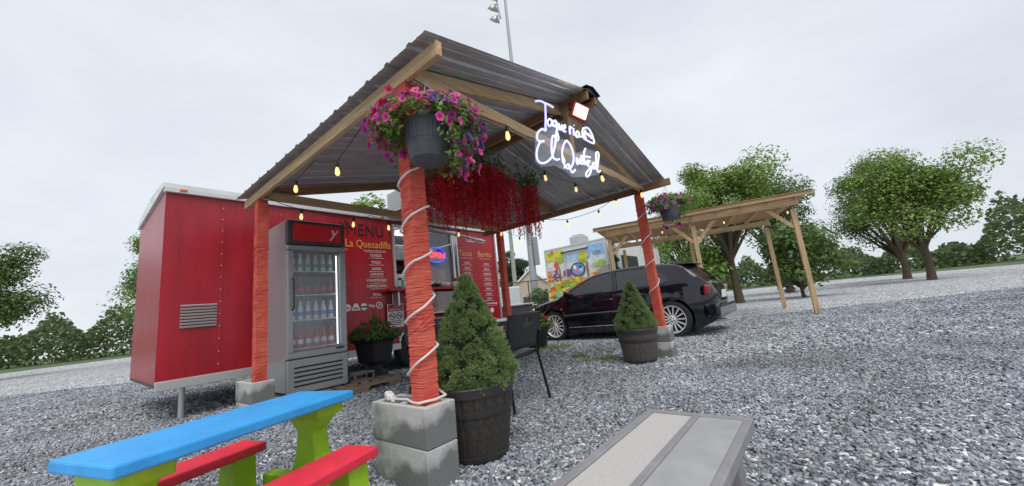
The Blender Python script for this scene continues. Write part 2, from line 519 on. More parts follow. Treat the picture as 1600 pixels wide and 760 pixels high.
for a0 in (0.0, LA):
    member('tie_beam', (-0.008, a0 - 0.065, 2.290), (LB + 0.01, a0 - 0.065, 2.290), 'x')
    mx_ = pine_x if a0 == 0 else brown_x
    member('rafter', (-0.008, a0 - 0.022, zr(-0.008) - 0.06), (RIDGE_B - 0.02, a0 - 0.022, zr(RIDGE_B) - 0.066), 'x', m_=mx_)
    member('rafter', (LB + 0.008, a0 - 0.022, zr(LB + 0.008) - 0.06), (RIDGE_B + 0.02, a0 - 0.022, zr(RIDGE_B) - 0.066), 'x', m_=mx_)
    c = MB().box((0, 0, 0), (0.089, 0.036, 0.46)).build('king_post', pine_z, can, bevel=0.003, loc=(RIDGE_B, a0 - 0.064, 2.565))
member('rafter', (LB + 0.07, 1.42, zr(LB + 0.07) - 0.06), (RIDGE_B + 0.02, 1.42, zr(RIDGE_B) - 0.066), 'x', m_=brown_x)
for s in (-1, 1):
    member('ridge_board', (RIDGE_B + s * 0.085, -0.36, zr(RIDGE_B) - 0.066), (RIDGE_B + s * 0.085, LA + 0.02, zr(RIDGE_B) - 0.066), 'y', m_=brown_y)

def roof_profile(a0, a1):
    pts = []
    a = a0; per = 0.23
    k = math.floor(a0 / per) - 1
    seq = []
    while k * per < a1 + per:
        o_ = k * per
        for da, dz in ((0.0, 0.0), (0.012, 0.016), (0.040, 0.016), (0.052, 0.0), (0.098, 0.0), (0.104, 0.003), (0.118, 0.003), (0.124, 0.0), (0.158, 0.0), (0.164, 0.003), (0.178, 0.003), (0.184, 0.0)):
            seq.append((o_ + da, dz))
        k += 1
    for (a_, dz) in seq:
        if a0 <= a_ <= a1: pts.append((a_, dz))
    return pts
A0R, A1R = -0.37, 3.12
npan = 4
wid = (A1R - A0R) / npan
for side in (-1, 1):
    for k in range(npan):
        pr_ = roof_profile(A0R + k * wid - (0.07 if k else 0), A0R + (k + 1) * wid + (0.03 if k < npan - 1 else 0))
        e_b = -EAVE_E - rnd.uniform(0, 0.02) if side < 0 else LB + EAVE_E + 0.04 + rnd.uniform(0, 0.02)
        bs = [e_b + (RIDGE_B - side * -0.0 - e_b) * j / 8 for j in range(9)]
        vs, fs = [], []
        for j, b_ in enumerate(bs):
            for (a_, dz) in pr_:
                vs.append((b_, a_, zr(b_) + dz + (0.003 if k % 2 else 0) + rnd.uniform(-0.0012, 0.0012)))
        n_ = len(pr_)
        fs = [(j * n_ + i, j * n_ + i + 1, (j + 1) * n_ + i + 1, (j + 1) * n_ + i) for j in range(8) for i in range(n_ - 1)]
        o = MB().add(vs, fs).build('roof_panel', galv, can)
        sol = o.modifiers.new('thick', 'SOLIDIFY'); sol.thickness = 0.0016; sol.offset = 1
rc = MB()
cap_m = mat('ridge_cap_black', (0.014, 0.014, 0.015), rough=0.4, metal=0.3)
for s in (-1, 1):
    rc.add([(RIDGE_B, A0R - 0.02, RIDGE_Z + 0.034), (RIDGE_B + s * 0.15, A0R - 0.02, zr(RIDGE_B + 0.15) + 0.030), (RIDGE_B + s * 0.15, A1R + 0.02, zr(RIDGE_B + 0.15) + 0.030), (RIDGE_B, A1R + 0.02, RIDGE_Z + 0.034)], [(0, 1, 2, 3)])
o = rc.build('ridge_cap', cap_m, can, weld=True)
sol = o.modifiers.new('thick', 'SOLIDIFY'); sol.thickness = 0.004
# closing strip of black foam under the cap at the gable
MB().prism([(RIDGE_B - 0.14, zr(RIDGE_B - 0.14) + 0.004), (RIDGE_B + 0.14, zr(RIDGE_B - 0.14) + 0.004), (RIDGE_B, RIDGE_Z + 0.026)], lambda x, z: (x, A0R + 0.004, z), lambda x, z: (x, A0R + 0.05, z)).build('ridge_closure', cap_m, can)
MB().box((0, 0, 0), (0.13, 0.30, 0.02)).build('ridge_gusset', cap_m, can, loc=(RIDGE_B, -0.17, RIDGE_Z - 0.05))

# ---------------------------------------------------------------- rope lights on the posts
def rope_light(pb, pa, z0, z1, turns, label, start=0.0, plug=False):
    t = fempty('rope_light', label, 'rope light', pb, pa, 0, group='rope lights on the posts')
    pts = []
    n_ = int(turns * 28)
    for i in range(n_ + 1):
        an = start + 2 * PI * i / 28
        c_, s_ = math.cos(an), math.sin(an)
        k = 0.0725 / max(abs(c_), abs(s_)) ** 0.5
        z = z0 + (z1 - z0) * (i / n_) + 0.006 * math.sin(i * 0.37)
        pts.append((c_ * k, s_ * k, z))
    if plug:
        pts = [(-0.05, 0.235, 0.418), (-0.052, 0.19, 0.409), (-0.03, 0.12, 0.408), (-0.066, 0.03, 0.409), (-0.081, -0.052, 0.413), (0.0, -0.088, 0.416), (0.075, -0.078, 0.42), (0.088, 0.0, 0.44)] + [p for p in pts if p[2] > 0.46]
    MB().tube(pts, 0.0066, n=8).build('tube', ropelight, t, smooth=True)
    if plug:
        pl = boxo('plug', whitep, t, (-0.052, 0.262, 0.424), (0.042, 0.085, 0.034), bevel=0.008, rot=(0.12, 0.05, -0.35))
        MB().lathe([(0.011, 0), (0.007, 0.05)], 10, axis='y').build('strain_relief', whitep, pl, loc=(0, -0.09, 0), smooth=True)
        for s in (-1, 1): boxo('prong', steel, pl, (s * 0.008, 0.05, 0), (0.006, 0.018, 0.002))
    return t
rope_light(0, 0, 0.44, 1.78, 5.1, 'white rope light spiralling up the near post with plug on the concrete block', start=-0.3, plug=True)
rope_light(LB, 0, 0.75, 1.95, 3.6, 'white rope light wound round the right front post before the car', start=0.5)

# ---------------------------------------------------------------- string lights
def bulb_meshes():
    g = MB().lathe([(0.0, -0.048), (0.007, -0.046), (0.015, -0.037), (0.0185, -0.022), (0.0165, -0.005), (0.0115, 0.014), (0.010, 0.026)], 14).mesh('bulb', smooth=True)
    g.materials.append(bulb_m)
    s = MB().lathe([(0.0135, 0.022), (0.015, 0.028), (0.015, 0.058), (0.009, 0.066), (0.004, 0.075)], 12).mesh('socket', smooth=True)
    s.materials.append(wire_m)
    f = MB().tube([(-0.006, 0, -0.03), (-0.004, 0, 0.0), (0.0, 0.003, -0.03), (0.004, 0, 0.0), (0.006, 0, -0.03)], 0.0015, n=5).mesh('filament')
    f.materials.append(fil_m)
    return g, s, f
BG, BS, BF = bulb_meshes()
def string_lights(label, bulbs, knots, sag=0.04):
    t = fempty('string_lights', label, 'string lights', 0, 0, 0, group='string lights under the canopy')
    allk = sorted([(k, None) for k in knots] + [((b[0], b[1], b[2] + 0.078), b) for b in bulbs], key=lambda q: (round(q[0][0] * KX + q[0][1] * KY, 4)))
    pts = []
    kk = [Vector(q[0]) for q in allk]
    for i in range(len(kk) - 1):
        for j in range(6):
            u = j / 6
            p = kk[i].lerp(kk[i + 1], u); p.z -= sag * 4 * u * (1 - u) * min(1, (kk[i + 1] - kk[i]).length)
            pts.append(p)
    pts.append(kk[-1])
    MB().tube(pts, 0.0035, n=6).build('wire', wire_m, t, smooth=True)
    for b in bulbs:
        o = link('bulb', BG, None, t, loc=b, rot=(rnd.uniform(-.15, .15), rnd.uniform(-.15, .15), rnd.uniform(0, 6)))
        link('socket', BS, None, o)
    return t
KX, KY = 1, 0
string_lights('string of warm bulbs along the front tie beam behind the neon sign', [(0.817, -0.115, 2.150), (1.62, -0.115, 2.16), (2.426, -0.115, 2.145), (3.62, -0.115, 2.165)], [(-0.02, -0.1, 2.25), (1.2, -0.09, 2.25), (2.0, -0.09, 2.25), (2.9, -0.09, 2.25), (3.85, -0.1, 2.25)])
string_lights('string of two warm bulbs strung under the middle of the roof', [(2.241, 0.5, 2.309), (2.954, 0.5, 2.302)], [(1.6, 0.45, 2.52), (3.80, 0.5, 2.28)])
string_lights('string of warm bulbs along the rear tie beam before the red menu', [(0.35, 2.56, 2.10), (0.95, 2.56, 2.075), (1.44, 2.56, 2.085), (2.7, 2.56, 2.1)], [(0.0, 2.58, 2.27), (1.2, 2.58, 2.22), (1.8, 2.58, 2.24), (3.8, 2.58, 2.27)])
KX, KY = 0, 1
string_lights('string of warm bulbs hanging from the left eave beam near the flower basket', [(0.015, 0.423, 2.225), (0.0, 0.94, 2.02), (0.0, 1.75, 2.12)], [(0.0, 0.0, 2.26), (0.0, 0.30, 2.27), (0.0, 1.35, 2.24), (0.0, 2.6, 2.26)], sag=0.02)
string_lights('string of warm bulbs sagging along the right eave against the sky', [(3.77, 0.318, 2.190), (3.80, 0.63, 2.09), (3.80, 1.176, 2.065), (3.78, 1.63, 2.175), (3.80, 2.19, 1.99), (3.74, 2.55, 2.2)], [(3.80, 0.05, 2.26), (3.8, 1.72, 2.262), (3.80, 2.64, 2.28)], sag=0.02)

# ---------------------------------------------------------------- neon sign and floodlight
STROKES = [[(0.109,2.566),(0.167,2.587),(0.22,2.582),(0.274,2.578),(0.322,2.566)],[(0.226,2.582),(0.217,2.504),(0.208,2.434),(0.194,2.364),(0.19,2.311)],[(0.274,2.431),(0.25,2.435),(0.227,2.405),(0.228,2.372),(0.251,2.368),(0.274,2.397),(0.28,2.433),(0.278,2.384),(0.289,2.377)],[(0.336,2.432),(0.316,2.436),(0.294,2.407),(0.298,2.379),(0.319,2.383),(0.342,2.428),(0.327,2.347),(0.337,2.271),(0.309,2.241),(0.307,2.284),(0.327,2.347),(0.36,2.373)],[(0.368,2.42),(0.36,2.373),(0.374,2.362),(0.402,2.413),(0.398,2.372),(0.406,2.359)],[(0.415,2.376),(0.445,2.398),(0.443,2.423),(0.419,2.397),(0.418,2.357),(0.444,2.358)],[(0.507,2.427),(0.497,2.387),(0.498,2.346),(0.502,2.398),(0.53,2.418),(0.535,2.41)],[(0.557,2.415),(0.547,2.361),(0.556,2.345)],[(0.567,2.452),(0.568,2.446)],[(0.619,2.391),(0.598,2.396),(0.576,2.363),(0.579,2.336),(0.603,2.341),(0.627,2.388),(0.624,2.35),(0.649,2.351)],[(0.695,2.446),(0.674,2.408),(0.675,2.352),(0.73,2.33),(0.822,2.32),(0.822,2.383),(0.794,2.445),(0.752,2.469),(0.695,2.446)],[(0.725,2.434),(0.7,2.4),(0.698,2.366),(0.722,2.354)],[(0.716,2.389),(0.736,2.411),(0.745,2.391),(0.765,2.407),(0.77,2.381),(0.791,2.392),(0.796,2.363)],[(0.187,2.305),(0.171,2.316),(0.135,2.308),(0.088,2.265),(0.075,2.216),(0.094,2.192),(0.153,2.206),(0.103,2.181),(0.059,2.113),(0.043,2.047),(0.059,2.005),(0.102,1.996),(0.164,2.023),(0.226,2.075)],[(0.226,2.075),(0.284,2.203),(0.296,2.272),(0.273,2.282),(0.247,2.233),(0.228,2.136),(0.237,2.072),(0.277,2.056),(0.31,2.071)],[(0.429,2.263),(0.391,2.22),(0.358,2.143),(0.355,2.055),(0.381,2.003),(0.427,2.001),(0.48,2.058),(0.502,2.142),(0.487,2.221),(0.447,2.267),(0.416,2.259)],[(0.356,1.995),(0.416,2.039),(0.432,1.998),(0.456,1.966),(0.498,1.999)],[(0.541,2.122),(0.532,2.076),(0.547,2.06),(0.581,2.12),(0.576,2.078),(0.59,2.076)],[(0.598,2.096),(0.625,2.123),(0.62,2.145),(0.593,2.104),(0.599,2.071),(0.629,2.083)],[(0.685,2.241),(0.657,2.198),(0.639,2.112),(0.644,2.076),(0.673,2.09)],[(0.603,2.151),(0.668,2.158),(0.734,2.161)],[(0.663,2.102),(0.719,2.121),(0.678,2.072),(0.724,2.052),(0.698,1.993),(0.651,1.954),(0.636,1.975),(0.686,2.028),(0.755,2.075)],[(0.796,2.11),(0.768,2.106),(0.748,2.074),(0.756,2.048),(0.787,2.066),(0.802,2.106),(0.791,2.058),(0.811,2.056)],[(0.811,2.056),(0.864,2.188),(0.864,2.232),(0.834,2.221),(0.817,2.142),(0.804,2.064),(0.825,2.025),(0.856,2.044)]]
BACKING = [(0.077,2.282),(0.159,2.342),(0.224,2.369),(0.332,2.37),(0.294,2.24),(0.397,2.286),(0.502,2.27),(0.541,2.165),(0.735,2.252),(0.902,2.244),(0.849,2.011),(0.655,1.958),(0.462,1.931),(0.381,1.979),(0.254,2.007),(0.1,1.97),(0.034,2.005)]

def smooth_line(pts, k=4):
    P = [Vector(p) for p in pts]
    if len(P) < 3: return P
    out_ = []
    for i in range(len(P) - 1):
        p0, p1, p2, p3 = P[max(i - 1, 0)], P[i], P[i + 1], P[min(i + 2, len(P) - 1)]
        for j in range(k):
            t = j / k
            out_.append(0.5 * ((2 * p1) + (p2 - p0) * t + (2 * p0 - 5 * p1 + 4 * p2 - p3) * t * t + (3 * p1 - p0 - 3 * p2 + p3) * t ** 3))
    out_.append(P[-1])
    return out_
neon = mat('neon_white_blue', (0.8, 0.82, 0.95), rough=0.3, emit=(0.46, 0.50, 1.0), estr=0.74)
acry = mat('clear_acrylic', (0.80, 0.84, 0.84), rough=0.12, alpha=0.13)
sg = fempty('neon_sign', 'glowing white script neon sign reading Taqueria El Quetzal with taco outline', 'neon sign', 1.1, -0.13, 0, yaw=R(-13))
for st in STROKES:
    MB().tube(smooth_line([(x, 0, z) for x, z in st]), 0.0090, n=7).build('neon_tube', neon, sg, smooth=True)
MB().prism(BACKING, lambda x, z: (x, 0.014, z), lambda x, z: (x, 0.019, z)).build('acrylic_backing', acry, sg)
for (x, z0, z1) in ((0.16, 2.585, 2.66), (0.83, 2.25, 2.62)):
    MB().tube([(x, 0.03, z0), (x, 0.05, z1)], 0.0015, n=5).build('hanging_wire', wire_m, sg)
fl = fempty('floodlight', 'lit square floodlight with red housing fixed under the ridge', 'floodlight', 1.76, -0.30, 2.612, yaw=R(-22))
flr = mat('flood_red_housing', (0.30, 0.012, 0.02), rough=0.4)
hs = MB().box((0, 0.03, 0), (0.20, 0.035, 0.155)).build('housing', flr, fl, bevel=0.012, rot=(R(20), R(14), 0))
MB().box((0, 0.005, 0), (0.150, 0.012, 0.115)).build('lamp_lens', mat('flood_lens', (1, 1, 1), emit=(1.0, 0.76, 0.42), estr=1.3), fl, bevel=0.006, rot=(R(20), R(14), 0))
MB().box((0, -0.003, 0), (0.098, 0.012, 0.072)).build('led_array', mat('flood_led', (1, 1, 1), emit=(1.0, 0.90, 0.72), estr=14.0), fl, bevel=0.02, rot=(R(20), R(14), 0))
for k in range(6): boxo('cooling_fin', flr, hs, (-0.06 + k * 0.024, 0.06, 0), (0.005, 0.03, 0.12))
MB().tube([(-0.095, 0.03, 0), (-0.095, 0.06, 0.10), (0.095, 0.06, 0.10), (0.095, 0.03, 0)], 0.006, n=6).build('bracket', blackp, fl)
MB().box((0, 0.065, 0.115), (0.05, 0.05, 0.03)).build('mounting_plate', blackp, fl)

# ---------------------------------------------------------------- hanging petunia baskets
def flower_mesh(name, edge, throat):
    mb = MB()
    n_ = 10
    vs = [(0, 0, -0.014)]
    for j in range(n_):
        a = 2 * PI * j / n_; vs.append((0.009 * math.cos(a), 0.009 * math.sin(a), -0.002))
    for j in range(n_):
        a = 2 * PI * j / n_; r_ = 0.027 if j % 2 == 0 else 0.0215
        vs.append((r_ * math.cos(a), r_ * math.sin(a), 0.004 if j % 2 == 0 else 0.0005))
    fs = [(0, 1 + j, 1 + (j + 1) % n_) for j in range(n_)] + [(1 + j, 11 + j, 11 + (j + 1) % n_, 1 + (j + 1) % n_) for j in range(n_)]
    me = mb.add(vs, fs).mesh(name, smooth=True)
    m_ = bpy.data.materials.new(name); m_.use_nodes = True
    t = m_.node_tree; b = t.nodes['Principled BSDF']; b.inputs['Roughness'].default_value = 0.6
    tcn = t.nodes.new('ShaderNodeTexCoord'); ln = t.nodes.new('ShaderNodeVectorMath'); ln.operation = 'LENGTH'
    t.links.new(tcn.outputs['Object'], ln.inputs[0])
    mr = t.nodes.new('ShaderNodeMapRange'); mr.inputs['From Min'].default_value = 0.005; mr.inputs['From Max'].default_value = 0.02
    t.links.new(ln.outputs['Value'], mr.inputs['Value'])
    mxc = t.nodes.new('ShaderNodeMixRGB'); mxc.inputs[1].default_value = (*throat, 1); mxc.inputs[2].default_value = (*edge, 1)
    t.links.new(mr.outputs[0], mxc.inputs[0])
    oi = t.nodes.new('ShaderNodeObjectInfo'); h = t.nodes.new('ShaderNodeHueSaturation'); mr2 = t.nodes.new('ShaderNodeMapRange')
    mr2.inputs['To Min'].default_value = 0.72; mr2.inputs['To Max'].default_value = 1.2
    t.links.new(oi.outputs['Random'], mr2.inputs['Value']); t.links.new(mr2.outputs[0], h.inputs['Value'])
    t.links.new(mxc.outputs[0], h.inputs['Color']); t.links.new(h.outputs[0], b.inputs['Base Color'])
    tr = t.nodes.new('ShaderNodeBsdfTranslucent'); t.links.new(h.outputs[0], tr.inputs['Color'])
    ms = t.nodes.new('ShaderNodeMixShader'); ms.inputs[0].default_value = 0.25
    t.links.new(b.outputs[0], ms.inputs[1]); t.links.new(tr.outputs[0], ms.inputs[2]); t.links.new(ms.outputs[0], t.nodes['Material Output'].inputs['Surface'])
    me.materials.append(m_)
    return me
FLW = {'pink': flower_mesh('petunia_pink', (0.78, 0.10, 0.36), (0.50, 0.01, 0.16)), 'red': flower_mesh('petunia_red', (0.54, 0.012, 0.09), (0.34, 0.0, 0.03)),
       'mag': flower_mesh('petunia_magenta', (0.62, 0.055, 0.40), (0.36, 0.01, 0.20)), 'pur': flower_mesh('petunia_purple', (0.15, 0.035, 0.36), (0.05, 0.005, 0.14)),
       'crim': flower_mesh('geranium_red', (0.62, 0.012, 0.03), (0.42, 0.005, 0.012))}
def leaves_np(P, Nn, size, seed, asp=0.55):
    """leaf-shaped quads (diamond) at P with rough normals Nn"""
    g = np.random.default_rng(seed)
    n = len(P)
    Nn = Nn + g.normal(0, 0.45, (n, 3)); Nn /= np.linalg.norm(Nn, axis=1)[:, None]
    t = g.normal(size=(n, 3)); t -= (t * Nn).sum(1)[:, None] * Nn; t /= np.linalg.norm(t, axis=1)[:, None]
    u = np.cross(Nn, t)
    s = size * g.uniform(0.6, 1.3, (n, 1))
    V = np.stack([P - t * s, P + u * s * asp - Nn * s * 0.15, P + t * s, P - u * s * asp - Nn * s * 0.15], 1)
    return V.reshape(-1, 3), np.arange(4 * n).reshape(n, 4)
pot_m = mat('pot_charcoal', (0.078, 0.086, 0.10), rough=0.5, var=0.15, vscale=20)
pet_leaf = leafmat('petunia_leaf', (0.15, 0.26, 0.05), island=0.5)
def basket(label, loc, scale, seed, palette, trail, hang_z, nflow, rz=0.0, hook=None):
    g = random.Random(seed)
    t = empty('hanging_basket', label, 'flower basket', loc, rz, 'hanging baskets of petunias')
    t.scale = (scale,) * 3
    n_ = 96
    prof = [(0.0, -0.205), (0.060, -0.205), (0.066, -0.200), (0.084, -0.196), (0.100, -0.180), (0.111, -0.150), (0.118, -0.118), (0.1195, -0.104), (0.1225, -0.102), (0.128, -0.02), (0.130, 0.0), (0.136, 0.002), (0.136, 0.014), (0.126, 0.014), (0.122, -0.02)]
    MB().lathe(prof, n_, rmod=lambda i, j: (0.0016 if (j % 3 == 0) else 0) if 8 <= i <= 10 else 0).build('pot', pot_m, t, smooth=False)
    MB().lathe([(0.0, -0.214), (0.070, -0.214), (0.104, -0.196), (0.108, -0.184), (0.104, -0.186), (0.070, -0.209)], 40).build('saucer', pot_m, t, smooth=True)
    MB().lathe([(0.123, -0.03), (0.0, -0.015)], 24).build('soil', soil, t)
    hk = Vector(hook) if hook else Vector((0, 0, hang_z))
    for k in range(3):
        a = 2 * PI * k / 3 + 0.4
        MB().tube([(0.13 * math.cos(a), 0.13 * math.sin(a), 0.01), tuple(hk)], 0.002, n=5).build('hanger_wire', mat('hanger_wire', (0.5, 0.5, 0.5), rough=0.4), t)
    # foliage points: dome above the rim and trailing skirts on the sides
    P, Nn = [], []
    def sample():
        while True:
            a = g.uniform(0, 2 * PI)
            if g.random() < 0.66:
                ph = math.acos(g.uniform(-0.05, 1)); r_ = g.uniform(0.72, 1.0)
                p = Vector((0.335 * math.sin(ph) * math.cos(a), 0.27 * math.sin(ph) * math.sin(a), 0.012 + 0.155 * math.cos(ph))) * r_
                d = Vector((math.sin(ph) * math.cos(a), math.sin(ph) * math.sin(a), math.cos(ph) + 0.25))
            else:
                side = 1 if g.random() < trail else -1
                aa = g.gauss(0, 0.62)
                a = (0 if side > 0 else PI) + aa
                depth = (0.30 if side > 0 else 0.12) * g.random()
                rr = g.uniform(0.20, 0.36) - depth * 0.34
                p = Vector((rr * math.cos(a), rr * math.sin(a), 0.03 - depth * 1.1)); d = Vector((math.cos(a), math.sin(a), 0.15))
            if p.z < 0.02 and p.y < -0.06 and abs(p.x) < 0.115: continue     # the front of the pot stays clear
            if p.z < 0.0 and math.hypot(p.x, p.y) < 0.15: continue
            return p, d.normalized()
    for _ in range(3000):
        p, d = sample(); p = p * g.uniform(0.80, 0.99); P.append(p[:]); Nn.append(d[:])
    V, Fc = leaves_np(np.array(P), np.array(Nn), 0.017, seed, 0.45)
    fo = link('foliage', np_mesh('foliage', V, Fc), pet_leaf, t); fo['kind'] = 'stuff'
    pts = []
    tries = 0
    while len(pts) < nflow and tries < 6000:
        tries += 1
        p, d = sample()
        if all((p - q).length > 0.0265 for q, _ in pts): pts.append((p, d))
    for p, d in pts:
        col = palette(p, g)
        q = d.to_track_quat('Z', 'Y') @ Euler((g.uniform(-.45, .45), g.uniform(-.45, .45), g.uniform(0, 6))).to_quaternion()
        o = link('flower', FLW[col], None, t, loc=p + d * 0.008, rot=q.to_euler())
        s = g.uniform(0.80, 1.18); o.scale = (s, s, s)
    return t
def pal1(p, g):
    if p.x < -0.05 and p.z > 0.07: return g.choice(('red', 'red', 'pink', 'red'))
    if p.x < -0.12: return g.choice(('mag', 'mag', 'pink', 'mag'))
    if p.x < 0.05: return g.choice(('pink', 'pink', 'red', 'pur'))
    return g.choice(('pink', 'pur', 'pur', 'pink', 'mag'))
def pal2(p, g): return g.choice(('mag', 'pink', 'mag', 'pur'))
b1 = W(-0.035, -0.215, 1.878)
basket('large charcoal hanging basket overflowing with pink, red and purple petunias at near post', b1, 1.0, 3, pal1, 0.60, 0.3, 297, hook=(0.0, 0.06, 0.33))
b2 = W(LB + 0.02, -0.36, 1.985)
basket('small charcoal hanging basket of magenta petunias at the right eave end', b2, 0.98, 5, pal2, 0.40, 0.27, 105, rz=0.5)

# ---------------------------------------------------------------- red wisteria garlands under the roof
wist_m = leafmat('wisteria_red', (0.49, 0.014, 0.026), island=0.6, transl=0.3)
wleaf_m = leafmat('garland_leaf', (0.075, 0.19, 0.045), island=0.5)
def garland(label, b, a, ztop, rad, nst, lmin, lmax, seed, green=150):
    g = np.random.default_rng(seed)
    t = fempty('flower_garland', label, 'garland', b, a, ztop, group='red artificial wisteria under the canopy roof')
    P = []
    for k in range(nst):
        an, rr = g.uniform(0, 2 * PI), rad * math.sqrt(g.random())
        x, y = rr * math.cos(an), rr * math.sin(an); z = g.uniform(-0.10, 0.02) - (rr / rad) ** 2 * 0.10
        L_ = g.uniform(lmin, lmax)
        n_ = int(L_ / 0.0052)
        u = np.linspace(0, 1, n_)
        w = 0.018 * (1 - u * 0.7)
        P.append(np.c_[x + g.normal(0, 1, n_) * w + u * g.normal(0, 0.03), y + g.normal(0, 1, n_) * w + u * g.normal(0, 0.03), z - u * L_])
    P = np.vstack(P)
    V, Fc = leaves_np(P, g.normal(0, 1, P.shape), 0.0108, seed + 1, 0.55)
    o = link('blossom_strands', np_mesh('blossom_strands', V, Fc), wist_m, t); o['kind'] = 'stuff'
    Q = g.normal(0, 1, (green, 3)) * np.array([rad * 0.75, rad * 0.75, 0.06]) + np.array([0, 0, 0.0])
    V, Fc = leaves_np(Q, g.normal(0, 1, Q.shape) + np.array([0, 0, 0.6]), 0.035, seed + 2, 0.32)
    o = link('leaves', np_mesh('leaves', V, Fc), wleaf_m, t); o['kind'] = 'stuff'
    MB().tube([(0, 0, 0.02), (0, 0, zr(b) - ztop - 0.005)], 0.003, n=5).build('hanging_wire', wire_m, t)
garland('leftmost red wisteria garland, half hidden behind the near red post', 1.06, 1.02, 2.30, 0.22, 76, 0.26, 0.54, 21)
garland('red wisteria garland right behind the large flower basket', 1.33, 0.93, 2.42, 0.22, 84, 0.28, 0.62, 22)
garland('thickest red wisteria garland in the middle of the row, above the menu board', 1.66, 0.98, 2.50, 0.25, 100, 0.30, 0.70, 23)
garland('red wisteria garland second from the right, over the red rear post', 2.02, 1.05, 2.50, 0.22, 84, 0.28, 0.68, 24)
garland('rightmost red wisteria garland with a bushy green leaf top', 2.58, 1.02, 2.50, 0.15, 50, 0.40, 0.72, 25, green=240)

# ---------------------------------------------------------------- barrel planters with dwarf spruces
stave_m = mat('barrel_wood_grain', (0.115, 0.085, 0.058), rough=0.6, var=0.5, vscale=2.2, stretch=(80, 80, 4), col2=(0.022, 0.020, 0.019), bump=0.35, bscale=5, ramp=(0.44, 0.82))
stave_lt = mat('barrel_wood_faded', (0.14, 0.115, 0.098), rough=0.7, var=0.5, vscale=2.2, stretch=(60, 60, 3), col2=(0.045, 0.042, 0.04), bump=0.5, bscale=5, ramp=(0.38, 0.7))
hoop_m = mat('barrel_hoop', (0.034, 0.032, 0.031), rough=0.5, bump=0.1, bscale=60)
def rbar(z): return 0.182 + 0.070 * min(1, z / 0.40) ** 0.8
def barrel(label, b, a, sm, yaw):
    t = fempty('barrel_planter', label, 'planter', b, a, 0.0, yaw, 'half barrel planters')
    ns = 22
    mb = MB(); K = 5; zs = [0.006, 0.08, 0.16, 0.24, 0.32, 0.405]
    w = PI / ns * 0.985
    for z in zs:
        r0 = rbar(z)
        for (ri, an) in ((-0.018, -w), (-0.002, -w), (0.001, -w * 0.6), (0.0015, 0), (0.001, w * 0.6), (-0.002, w), (-0.018, w)):
            mb.v.append(((r0 + ri) * math.cos(an), (r0 + ri) * math.sin(an), z))
    for i in range(len(zs) - 1):
        for j in range(7):
            j2 = (j + 1) % 7
            mb.f.append((i * 7 + j, i * 7 + j2, (i + 1) * 7 + j2, (i + 1) * 7 + j))
    mb.f.append(tuple(range(7))); mb.f.append(tuple(range(41, 34, -1)))
    me = mb.mesh('stave')
    for k in range(ns): link('stave', me, sm, t, rot=(0, 0, 2 * PI * k / ns))
    def hoop(z0, z1, e=0.0055):
        MB().lathe([(rbar(z0) - 0.001, z0), (rbar(z0) + e, z0 + 0.002), (rbar((z0 + z1) / 2) + e + .001, (z0 + z1) / 2), (rbar(z1) + e, z1 - 0.002), (rbar(z1) - 0.001, z1)], 60).build('hoop', hoop_m, t, smooth=True)
    hoop(0.010, 0.045); hoop(0.255, 0.295)
    MB().lathe([(rbar(.36) + 0.0, 0.362), (rbar(.36) + 0.008, 0.364), (rbar(.4) + 0.009, 0.412), (rbar(.4) + 0.004, 0.420), (rbar(.4) - 0.014, 0.420), (rbar(.4) - 0.020, 0.40)], 60).build('rim', hoop_m, t, smooth=True)
    mb = MB(); 
    mb.lathe([(rbar(.37) - 0.02, 0.372), (0.16, 0.384), (0.08, 0.392), (0.0, 0.395)], 40)
    mb.build('soil', soil, t, smooth=True)
    return t
needle_m = leafmat('spruce_needle', (0.19, 0.29, 0.095), island=0.25, transl=0.15, rough=0.6)
def tone_mat(m_, lo, hi):
    t = m_.node_tree; at = t.nodes.new('ShaderNodeAttribute'); at.attribute_name = 'tone'
    r_ = t.nodes.new('ShaderNodeValToRGB'); r_.color_ramp.elements[0].color = (*lo, 1); r_.color_ramp.elements[1].color = (*hi, 1)
    t.links.new(at.outputs['Fac'], r_.inputs['Fac'])
    h = [n for n in t.nodes if n.type == 'HUE_SAT'][0]; t.links.new(r_.outputs[0], h.inputs['Color'])
tone_mat(needle_m, (0.10, 0.18, 0.06), (0.42, 0.54, 0.22))
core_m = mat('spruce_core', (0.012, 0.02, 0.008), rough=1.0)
bark_m = mat('bark', (0.09, 0.065, 0.045), rough=0.95, var=0.4, vscale=9, stretch=(4, 4, 1), bump=0.8, bscale=14)
